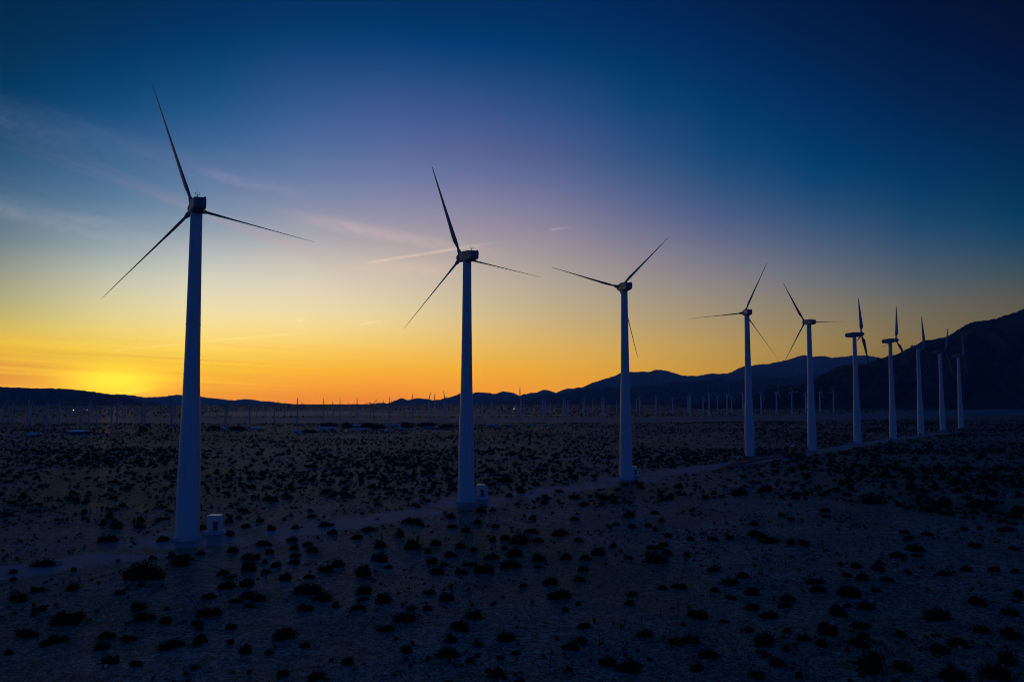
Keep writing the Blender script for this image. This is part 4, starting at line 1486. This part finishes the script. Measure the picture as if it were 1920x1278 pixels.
# shrubs read off the photograph: crop origin x, list of (crop x, crop y of the foot, width, height), crop scale 3
SH = {0: [(915, 465, 80, 35), (590, 470, 110, 45), (640, 390, 90, 45), (605, 340, 60, 40), (775, 390, 70, 30), (827, 418, 40, 25), (1140, 400, 50, 40), (1290, 435, 55, 40), (1380, 388, 65, 25),
          (1522, 402, 60, 40), (1285, 358, 50, 35), (1210, 335, 80, 30), (1645, 463, 70, 30), (1870, 425, 55, 35), (1660, 395, 45, 28), (1700, 385, 35, 25), (1455, 355, 45, 30), (1830, 380, 110, 30),
          (1480, 490, 100, 35), (1300, 527, 75, 40), (1395, 570, 110, 45), (1510, 535, 50, 35), (1650, 510, 65, 35), (1720, 490, 70, 30), (1750, 528, 85, 40), (1120, 540, 60, 30), (960, 550, 45, 35),
          (985, 605, 140, 60), (1040, 575, 60, 45), (855, 562, 55, 22), (775, 678, 230, 100), (230, 605, 150, 40), (408, 632, 40, 30), (400, 740, 95, 40), (190, 748, 85, 28), (262, 695, 40, 25),
          (65, 645, 50, 30), (70, 685, 50, 25), (95, 800, 110, 45), (50, 830, 40, 20), (215, 860, 90, 38), (335, 930, 180, 75), (445, 890, 70, 50), (670, 762, 60, 30), (788, 715, 70, 12),
          (915, 718, 40, 15), (772, 845, 95, 50), (805, 908, 120, 50), (915, 925, 80, 40), (665, 578, 40, 15), (1255, 655, 80, 32), (1290, 680, 50, 25), (1265, 740, 95, 52), (1375, 722, 105, 50),
          (1390, 635, 95, 62), (1490, 642, 60, 24), (1490, 590, 45, 30), (1550, 610, 60, 35), (1605, 690, 85, 50), (1657, 555, 65, 30), (1652, 590, 65, 30), (1730, 678, 65, 28), (1820, 640, 95, 48),
          (1895, 605, 90, 50), (1715, 770, 150, 65), (1820, 805, 120, 50), (1385, 795, 110, 45), (1460, 808, 75, 45), (1315, 818, 85, 25), (1395, 845, 60, 32), (1150, 888, 140, 58), (1160, 795, 100, 35),
          (1715, 862, 95, 42), (1095, 935, 80, 38), (1115, 960, 50, 35), (1290, 960, 70, 40), (1105, 1050, 100, 60), (945, 1075, 150, 45), (1590, 1018, 145, 65), (1295, 1045, 45, 35), (1370, 1100, 65, 70),
          (1715, 1060, 70, 35), (595, 1005, 90, 45), (705, 1020, 110, 35), (560, 1070, 90, 45), (300, 1040, 150, 40), (120, 1000, 140, 40), (760, 1178, 80, 40), (600, 1165, 100, 60), (1505, 1095, 60, 30),
          (1080, 1195, 70, 25), (1890, 845, 50, 38), (1760, 1250, 110, 50), (1590, 1225, 80, 40), (40, 1100, 60, 40), (1615, 805, 40, 25)],
      640: [(785, 302, 70, 35), (945, 215, 50, 28), (1012, 192, 65, 42), (1095, 152, 45, 25), (930, 130, 110, 35), (1225, 188, 60, 20), (875, 193, 28, 18), (1070, 193, 30, 20), (435, 275, 45, 25),
            (550, 218, 35, 22), (385, 362, 140, 30), (445, 378, 50, 25), (145, 408, 85, 32), (90, 450, 80, 32), (205, 340, 45, 20), (235, 380, 40, 18), (320, 440, 75, 50), (210, 498, 85, 50),
            (510, 412, 42, 22), (410, 510, 135, 65), (530, 488, 65, 40), (485, 530, 45, 35), (615, 550, 75, 36), (220, 575, 105, 55), (105, 660, 110, 75), (265, 612, 50, 25), (510, 585, 80, 42),
            (575, 595, 50, 28), (530, 640, 95, 48), (770, 368, 55, 35), (705, 415, 65, 38), (620, 390, 70, 25), (615, 335, 50, 35), (700, 440, 40, 18), (780, 385, 35, 15), (865, 385, 50, 28),
            (850, 412, 35, 15), (830, 438, 45, 20), (850, 470, 50, 35), (920, 465, 75, 35), (1010, 490, 120, 70), (1105, 472, 75, 32), (1240, 435, 110, 45), (1315, 350, 55, 22), (1075, 345, 50, 35),
            (1030, 325, 40, 18), (1030, 262, 35, 20), (1185, 308, 50, 20), (1075, 420, 90, 25), (1335, 470, 60, 25), (1195, 480, 35, 18), (960, 410, 40, 22), (1000, 400, 40, 18), (665, 508, 60, 35),
            (742, 525, 50, 28), (915, 515, 45, 30), (850, 570, 80, 40), (965, 560, 100, 55), (955, 615, 120, 45), (1115, 585, 90, 55), (1110, 618, 50, 22), (1260, 570, 75, 38), (1380, 575, 90, 30),
            (1450, 545, 105, 48), (1575, 522, 40, 22), (1530, 495, 40, 35), (1620, 565, 60, 20), (1490, 600, 40, 20), (1360, 635, 65, 35), (1340, 695, 70, 35), (1175, 708, 85, 50), (1030, 720, 50, 28),
            (740, 600, 50, 28), (690, 598, 45, 25), (805, 645, 130, 50), (680, 645, 80, 32), (490, 757, 75, 28), (588, 790, 95, 42), (130, 765, 90, 58), (240, 812, 105, 55), (115, 800, 65, 22),
            (85, 858, 90, 36), (395, 850, 70, 30), (480, 852, 65, 30), (345, 912, 140, 60), (250, 968, 115, 35), (750, 902, 115, 50), (665, 968, 130, 55), (620, 1020, 85, 48), (920, 1018, 115, 52),
            (1225, 792, 130, 55), (1070, 812, 40, 25), (1335, 825, 40, 28), (1258, 858, 45, 35), (1630, 770, 80, 30), (1620, 830, 60, 40), (1370, 960, 95, 32), (1300, 1075, 90, 65), (1345, 1040, 90, 40),
            (1710, 1015, 95, 50), (1885, 1050, 90, 45), (365, 1085, 70, 45), (590, 1105, 120, 62), (770, 1040, 60, 30), (725, 1130, 60, 40), (980, 1090, 70, 28), (895, 1110, 50, 30), (890, 1220, 100, 65),
            (830, 1190, 50, 30), (1510, 1160, 115, 55), (1625, 1195, 130, 75), (30, 1162, 70, 48), (1000, 1250, 60, 30), (580, 1254, 110, 20), (1770, 590, 130, 60), (1735, 555, 50, 28), (1840, 540, 80, 35),
            (1765, 505, 100, 25), (1820, 490, 80, 30), (1845, 432, 50, 28), (1765, 402, 40, 30), (1725, 380, 50, 22), (1640, 388, 60, 25), (1660, 420, 35, 18), (1615, 335, 75, 45), (1765, 310, 65, 24),
            (1798, 355, 50, 25), (1585, 230, 45, 22), (1715, 240, 40, 18), (1785, 260, 35, 15), (1490, 235, 70, 40), (1320, 225, 90, 25), (1360, 262, 70, 25), (1440, 270, 40, 20), (1585, 290, 45, 22),
            (1545, 375, 55, 20), (1510, 388, 40, 15), (1810, 730, 70, 30), (1895, 728, 80, 40), (1900, 165, 60, 35)],
      1280: [(185, 635, 75, 30), (265, 705, 120, 38), (350, 672, 75, 40), (180, 750, 70, 36), (385, 758, 90, 48), (270, 782, 85, 28), (390, 845, 95, 45), (605, 795, 80, 45), (590, 832, 85, 36),
             (510, 900, 120, 40), (95, 905, 120, 55), (240, 925, 60, 25), (45, 1045, 110, 60), (370, 985, 90, 28), (595, 990, 60, 35), (485, 1065, 145, 72), (145, 1135, 150, 45), (80, 1200, 80, 60),
             (770, 745, 105, 38), (750, 702, 125, 35), (935, 672, 50, 28), (985, 622, 75, 34), (890, 595, 50, 18), (1100, 640, 90, 38), (1030, 695, 90, 50), (1155, 698, 65, 32), (1110, 600, 60, 28),
             (1215, 560, 100, 42), (1320, 520, 110, 40), (1320, 550, 65, 25), (1270, 657, 55, 30), (1325, 675, 45, 20), (1490, 662, 85, 36), (1605, 632, 80, 30), (1770, 632, 75, 40), (1890, 642, 70, 28),
             (945, 772, 130, 60), (1095, 745, 60, 28), (1055, 838, 100, 50), (885, 880, 110, 55), (870, 830, 50, 25), (935, 828, 60, 26), (820, 995, 115, 75), (1010, 945, 130, 36), (1025, 1015, 90, 45),
             (1015, 1060, 140, 50), (1225, 990, 95, 42), (1470, 900, 150, 72), (1680, 825, 130, 45), (1850, 880, 100, 52), (1690, 970, 120, 50), (1860, 1000, 140, 60), (1565, 1060, 140, 55),
             (1450, 1095, 150, 50), (700, 1035, 90, 38), (800, 1062, 100, 45), (1110, 1215, 190, 130), (1260, 1200, 110, 60), (1540, 1250, 160, 70), (1800, 1240, 200, 90), (1860, 1150, 120, 80),
             (430, 1250, 100, 40), (550, 1180, 130, 45), (470, 1130, 60, 35), (600, 1100, 60, 35), (660, 1240, 40, 50), (1295, 460, 80, 30), (1260, 422, 60, 22), (1375, 430, 60, 24), (1660, 495, 75, 32),
             (1880, 515, 70, 22), (1770, 472, 70, 14), (1590, 390, 50, 22), (1675, 390, 45, 25), (1850, 410, 120, 26), (1435, 297, 48, 24), (1730, 278, 165, 55), (1490, 258, 85, 55), (1660, 310, 45, 20),
             (1065, 252, 140, 60), (1425, 178, 50, 28), (1740, 195, 65, 30), (805, 302, 70, 32), (820, 330, 65, 18), (922, 335, 35, 18), (875, 405, 38, 20), (938, 390, 35, 16), (615, 352, 42, 32),
             (560, 320, 45, 24), (648, 312, 30, 15), (605, 272, 45, 22), (560, 390, 45, 14), (425, 435, 95, 38), (485, 473, 120, 48), (615, 490, 45, 50), (690, 490, 70, 38), (730, 520, 28, 18),
             (270, 450, 65, 28), (310, 432, 35, 22), (180, 455, 60, 28), (45, 455, 60, 28), (190, 400, 40, 24), (105, 418, 35, 18), (405, 380, 60, 28), (410, 328, 30, 16), (328, 350, 38, 22),
             (220, 298, 28, 14), (108, 333, 36, 26), (175, 285, 28, 16), (245, 255, 40, 18), (45, 290, 60, 18), (325, 205, 120, 45), (470, 188, 85, 38), (445, 215, 45, 16), (555, 220, 50, 26),
             (640, 230, 60, 26), (690, 235, 50, 16), (750, 213, 45, 16), (805, 193, 55, 18), (880, 168, 35, 14), (930, 205, 60, 26), (20, 548, 55, 36), (10, 725, 40, 30), (1365, 995, 45, 12),
             (1900, 790, 60, 50)]}
SHRUBS = []
for x0, lst in SH.items():
    for cx, cy, cw, ch in lst:
        SHRUBS.append((x0 + cx / 3.0, 860 + cy / 3.0, cw / 3.0, ch / 3.0))
SHRUBS.sort(key=lambda s: -s[2] * s[3])
NAMED, REST = SHRUBS[:300], SHRUBS[300:]

VAR = []
for k in range(9):
    rng = np.random.default_rng(100 + k)
    V, Fc = blob_leaves(0.5, 0.46, 900, 0.055, rng, 4 + k % 5)
    ext = np.quantile(np.abs(V[:, :2]), 0.985)
    V[:, :2] *= 0.5 / ext
    V[:, 2] /= np.quantile(V[:, 2], 0.985)
    VAR.append(np_mesh('desert_shrub', V, Fc, M_LEAF))

ZONES = [(-20, 130, 'at the left edge'), (130, 310, 'left of first tower'), (310, 430, 'below first tower'), (430, 560, 'right of first tower'),
         (560, 700, 'between first two towers'), (700, 830, 'left of second tower'), (830, 925, 'below second tower'), (925, 1030, 'right of second tower'),
         (1030, 1130, 'left of third tower'), (1130, 1220, 'below third tower'), (1220, 1340, 'right of third tower'), (1340, 1450, 'below fourth tower'),
         (1450, 1565, 'below fifth tower'), (1565, 1650, 'below sixth tower'), (1650, 1740, 'below seventh tower'), (1740, 1830, 'below farthest towers'), (1830, 1960, 'at the right edge')]
BANDS = [(1205, 1400, 'along bottom edge'), (1130, 1205, 'in near foreground'), (1065, 1130, 'in middle foreground'), (1010, 1065, 'in open sand'),
         (955, 1010, 'short of track'), (0, 955, 'near the track')]
NUM = ['zero', 'one', 'two', 'three', 'four', 'five', 'six', 'seven', 'eight', 'nine', 'ten', 'eleven', 'twelve', 'thirteen', 'fourteen', 'fifteen']
cells = {}
for s in NAMED:
    z = next(q[2] for q in ZONES if q[0] <= s[0] < q[1])
    b = next(q[2] for q in BANDS if q[0] <= s[1] < q[1])
    cells.setdefault((b, z), []).append(s)
k = 0
for (b, z), lst in cells.items():
    lst.sort()
    for i, (x, y, w, h) in enumerate(lst):
        g = ground(x, y)
        kk = g[1] / F
        ww = w * kk * 0.95
        hh = max(h * kk * 0.80, ww * 0.18)
        shape = 'spreading' if h / w < 0.36 else ('tall' if h / w > 0.6 else 'domed')
        size = 'large' if ww > 3.4 else ('small' if ww < 1.9 else 'medium')
        lab = '%s %s shrub %s %s' % (size, shape, b, z)
        if len(lst) > 1:
            lab += ', %s of %s from left' % (ORD[i], NUM[len(lst)])
        dd = ww * random.uniform(0.75, 1.05)
        cy_ = g[1] + dd * 0.3
        o = obj('desert_shrub', VAR[k % 9], None, (g[0], cy_, float(zf(g[0], cy_)) - 0.05), (0, 0, random.uniform(0, 6.28)), (1, 1, 1))
        a = o.rotation_euler[2]
        o.scale = ((ww + dd) / 2 * (1 + 0.12 * math.cos(2 * a)), (ww + dd) / 2 * (1 - 0.12 * math.cos(2 * a)), hh)
        tag(o, lab, 'shrub', 'shrubs scattered over the near sand')
        k += 1


def scatter_mesh(name, P, Wd, Hh, variants, mat, label, cat):
    """merge scaled, turned copies of low shrubs into one mesh"""
    Vs, Fs, o = [], [], 0
    ids = RNG.integers(len(variants), size=len(P))
    ang = RNG.uniform(0, 2 * np.pi, len(P))
    for vi, (V0, F0) in enumerate(variants):
        sel = np.where(ids == vi)[0]
        if not len(sel):
            continue
        c, s = np.cos(ang[sel])[:, None], np.sin(ang[sel])[:, None]
        x = (V0[None, :, 0] * c - V0[None, :, 1] * s) * Wd[sel][:, None] + P[sel, 0][:, None]
        y = (V0[None, :, 0] * s + V0[None, :, 1] * c) * Wd[sel][:, None] + P[sel, 1][:, None]
        z = V0[None, :, 2] * Hh[sel][:, None] + P[sel, 2][:, None]
        Vs.append(np.stack([x, y, z], -1).reshape(-1, 3))
        Fs.append((F0[None] + (np.arange(len(sel)) * len(V0))[:, None, None] + o).reshape(-1, 3))
        o += len(sel) * len(V0)
    me = np_mesh(name, np.concatenate(Vs), np.concatenate(Fs), mat)
    return tag(obj(name, me), label, cat, kind='stuff')


def low_variants(n, leaves, lobes, seed, size, seg=5, rings=2):
    out = []
    for q in range(n):
        rng = np.random.default_rng(seed + q)
        V, Fc = blob_leaves(0.5, 0.46, leaves, size, rng, lobes, seg, rings)
        V[:, :2] *= 0.5 / np.abs(V[:, :2]).max()
        V[:, 2] /= V[:, 2].max()
        out.append((V, Fc))
    return out


def scatter_points(n, y0, y1, x0=-120, x1=2040, pw=1.0):
    """points even over the ground between two photo rows, inside the view"""
    d0, d1 = ground(960, y1)[1], ground(960, y0)[1]
    d = np.sqrt(RNG.uniform(d0 ** 2, d1 ** 2, n))
    x = (RNG.uniform(x0, x1, n) - 960) / F * d
    return np.stack([x, d], -1)


def clear_of_track(P, extra=0.0):
    s, d = row_dist(P[:, 0], P[:, 1])
    ok = ~((s > -160) & (s < 670) & (np.abs(d) < 6.3 + extra))
    for q in SITES:
        ok &= np.hypot(P[:, 0] - q[0], P[:, 1] - q[1]) > 8.5
    return ok


def with_z(P):
    return np.concatenate([P, (zf(P[:, 0], P[:, 1]) - 0.05)[:, None]], 1)


NEARXY = np.array([ground(s[0], s[1])[:2] for s in SHRUBS])
NEARW = np.array([s[2] * ground(s[0], s[1])[1] / F for s in SHRUBS])
# leftovers of the list and the smallest plants near the camera
P = np.array([ground(s[0], s[1])[:2] for s in REST])
Wd = np.array([s[2] * ground(s[0], s[1])[1] / F for s in REST])
Pn = scatter_points(22000, 930, 1310)
nm2 = np.array([mnoise.noise(Vector((q[0] * 0.05, q[1] * 0.05, 6.0))) for q in Pn])
Pn = Pn[RNG.uniform(0, 1, len(Pn)) < np.clip(0.35 + nm2 * 1.5, 0.03, 1)]
Pn = Pn[clear_of_track(Pn, 1.0)]
Wn = 0.12 + 1.15 * RNG.uniform(0.0, 1.0, len(Pn)) ** 2.6
Pall, Wall = np.concatenate([P, Pn]), np.concatenate([Wd, Wn])
scatter_mesh('small_scrub', with_z(Pall), Wall, Wall * RNG.uniform(0.3, 0.55, len(Wall)), low_variants(6, 14, 1, 300, 0.12), M_LEAF,
             'tiny dark weeds and tufts between the near shrubs', 'scrub')
# the scrub of the middle distance
Pm = np.concatenate([scatter_points(56000, 787.5, 985), scatter_points(9000, 842, 985)])
nmask = np.array([mnoise.noise(Vector((q[0] * 0.012, q[1] * 0.012, 2.0))) for q in Pm])
keep = clear_of_track(Pm, 0.5) & (RNG.uniform(0, 1, len(Pm)) < np.clip(0.68 + nmask * 1.4, 0.28, 1.0))
py_pix = 745 + CAMH * F / Pm[:, 1]
px_pix = 960 + F * Pm[:, 0] / Pm[:, 1]
lower = np.interp(px_pix, [0, 640, 1280, 1500, 1920], [992, 972, 935, 925, 985])     # nearer than this the shrubs are placed one by one
keep &= py_pix < lower
keep &= py_pix > np.interp(px_pix, [0, 380, 900, 1200, 1400, 1600, 1760, 1920], [791, 793.5, 792.5, 792, 789.5, 787.5, 786, 781])
Pm, py_pix, px_pix = Pm[keep], py_pix[keep], px_pix[keep]
nearish = py_pix > 840
dist = np.full(len(Pm), 9.0)
sub = Pm[nearish]
dist[nearish] = np.min(np.hypot(sub[:, None, 0] - NEARXY[None, :, 0], sub[:, None, 1] - NEARXY[None, :, 1]) - NEARW[None] * 0.7, axis=1)
ok = dist > 0.3
Pm, nearish, px_pix = Pm[ok], nearish[ok], px_pix[ok]
Wm = np.clip(RNG.lognormal(0.38, 0.50, len(Pm)), 0.45, 4.2)
Wm *= np.interp(px_pix, [1350, 1600], [1.0, 1.25])
Hm = Wm * RNG.uniform(0.28, 0.52, len(Wm))
scatter_mesh('middle_scrub', with_z(Pm[nearish]), Wm[nearish], Hm[nearish], low_variants(7, 40, 2, 400, 0.09), M_LEAF,
             'thick dark scrub of the nearer middle plain', 'scrub')
scatter_mesh('plain_scrub', with_z(Pm[~nearish]), Wm[~nearish], Hm[~nearish], low_variants(6, 12, 0, 450, 0.14), M_LEAF,
             'thick dark scrub covering the farther middle plain', 'scrub')
# beyond the wash
Pf = scatter_points(20000, 757.5, 783)
pyf = 745 + CAMH * F / Pf[:, 1]
pxf = 960 + F * Pf[:, 0] / Pf[:, 1]
infield = (pxf > 430) & (pxf < 900) & (pyf > 769) & (pyf < 781)
top = np.interp(pxf, [0, 1200, 1400, 1600, 1920], [785, 783, 779, 774, 764])
Pf = Pf[(~infield) & (pyf < top)]
Wf = RNG.uniform(2.0, 6.5, len(Pf))
scatter_mesh('far_scrub', with_z(Pf), Wf, Wf * RNG.uniform(0.25, 0.45, len(Wf)), low_variants(3, 8, 0, 500, 0.12), M_LEAF,
             'distant dark scrub beyond the dry riverbed', 'scrub')


# dry grass tufts
def tuft_variants():
    out = []
    for q in range(4):
        rng = np.random.default_rng(700 + q)
        V, Fc = [], []
        for j in range(9):
            a, l, t = rng.uniform(0, 6.28), rng.uniform(0.5, 1.0), rng.uniform(0.2, 0.9)
            b = np.array([rng.uniform(-.25, .25), rng.uniform(-.25, .25), -0.05])
            sd_ = np.array([-math.sin(a), math.cos(a), 0]) * 0.05
            V += [tuple(b - sd_), tuple(b + sd_), (b[0] + math.cos(a) * t * .6, b[1] + math.sin(a) * t * .6, l)]
            Fc.append((3 * j, 3 * j + 1, 3 * j + 2))
        out.append((np.array(V), np.array(Fc)))
    return out


Pg = scatter_points(26000, 880, 1310)
gm = np.array([mnoise.noise(Vector((q[0] * 0.03, q[1] * 0.03, 9.0))) for q in Pg])
Pg = Pg[clear_of_track(Pg) & (RNG.uniform(0, 1, len(Pg)) < np.clip(0.45 + gm * 1.6, 0.05, 1))]
Wg = RNG.uniform(0.25, 0.6, len(Pg))
scatter_mesh('dry_grass', with_z(Pg), Wg, RNG.uniform(0.10, 0.30, len(Pg)), tuft_variants(), M_DRY, 'sparse dry grass tufts over the sand', 'grass')

def stone_variants():
    out = []
    for q in range(4):
        rng = np.random.default_rng(800 + q)
        V = [(0, 0, 0.9)] + [(math.cos(a) * rng.uniform(.35, .55), math.sin(a) * rng.uniform(.3, .5), rng.uniform(.25, .6)) for a in np.arange(5) * 1.2566] + \
            [(math.cos(a) * .5, math.sin(a) * .45, -0.2) for a in np.arange(5) * 1.2566]
        Fc = [(0, 1 + k, 1 + (k + 1) % 5) for k in range(5)]
        for k in range(5):
            k2 = (k + 1) % 5
            Fc += [(1 + k, 6 + k, 1 + k2), (1 + k2, 6 + k, 6 + k2)]
        out.append((np.array(V), np.array(Fc)))
    return out


Ps = scatter_points(15000, 950, 1310)
sm_ = np.array([mnoise.noise(Vector((q[0] * 0.04, q[1] * 0.04, 14.0))) for q in Ps])
Ps = Ps[clear_of_track(Ps, -1.0) & (RNG.uniform(0, 1, len(Ps)) < np.clip(0.4 + sm_ * 1.6, 0.04, 1))]
Ws = 0.10 + 0.45 * RNG.uniform(0, 1, len(Ps)) ** 4
M_STONE = simple('desert_stone', (0.40, 0.37, 0.33), 0.9, 0.0, 0.5, 0.8)
scatter_mesh('loose_stones', with_z(Ps), Ws, Ws * RNG.uniform(0.4, 0.8, len(Ws)), stone_variants(), M_STONE, 'loose pale stones strewn over the near sand', 'stones')

# ------------------------------------------------------------------ fence of thin posts
FENCE = [(977, 1265), (1032, 1247), (1078, 1231), (1124.6, 1213), (1164.6, 1197), (1202.5, 1181), (1238.7, 1164), (1272, 1149), (1303, 1135), (1332, 1122), (1359, 1110),
         (1385, 1098), (1409, 1087), (1430.5, 1080), (1453.5, 1070), (1472.7, 1061), (1491, 1052), (1510, 1042), (1527, 1033), (1543, 1025), (1558, 1016)]
fg = ground(*FENCE[0])
fence = thing('wire_fence', 'line of thin dark fence posts crossing the sand at lower right', 'fence', (fg[0], fg[1], 0))
m = MB()
m.rod((0, 0, -0.3), (0, 0, 1.42), 0.05, 0.04, 6)
m.rod((0, 0, 1.42), (0, 0, 1.46), 0.055, 0.02, 6)
PM = m.mesh('post', M_POST)
tops = []
for x, y in FENCE:
    g = ground(x, y)
    z = float(zf(g[0], g[1]))
    o = obj('post', PM, fence, (g[0] - fg[0], g[1] - fg[1], z), (R(random.uniform(-3, 3)), R(random.uniform(-3, 3)), random.uniform(0, 3)))
    tops.append(Vector((g[0] - fg[0], g[1] - fg[1], z)))
for hgt in (0.5, 0.9, 1.3):
    m = MB()
    for a, b in zip(tops[:-1], tops[1:]):
        mid = (a + b) / 2 + Vector((0, 0, hgt - 0.06))
        m.rod(a + Vector((0, 0, hgt)), mid, 0.006, 0.006, 4)
        m.rod(mid, b + Vector((0, 0, hgt)), 0.006, 0.006, 4)
    obj('wire', m.mesh('wire', M_POST), fence)

# ------------------------------------------------------------------ the air
m = MB()
m.box(-HAZE_R, HAZE_R, -HAZE_R, HAZE_R, -260.0, HAZE_TOP)
hm = bpy.data.materials.new('haze')
hm.use_nodes = True
hn = NT(hm.node_tree)
hm.node_tree.nodes.clear()
pv = hn.n('ShaderNodeVolumePrincipled')
pv.inputs['Color'].default_value = (0.22, 0.58, 1.0, 1)
pv.inputs['Density'].default_value = HAZE_DENSITY
pv.inputs['Anisotropy'].default_value = 0.05
ho = hn.n('ShaderNodeOutputMaterial')
hn.link(pv.outputs[0], ho.inputs['Volume'])
haze = obj('haze', m.mesh('haze', hm))
tag(haze, 'thin blue dusk haze filling the valley air', 'haze', kind='stuff')
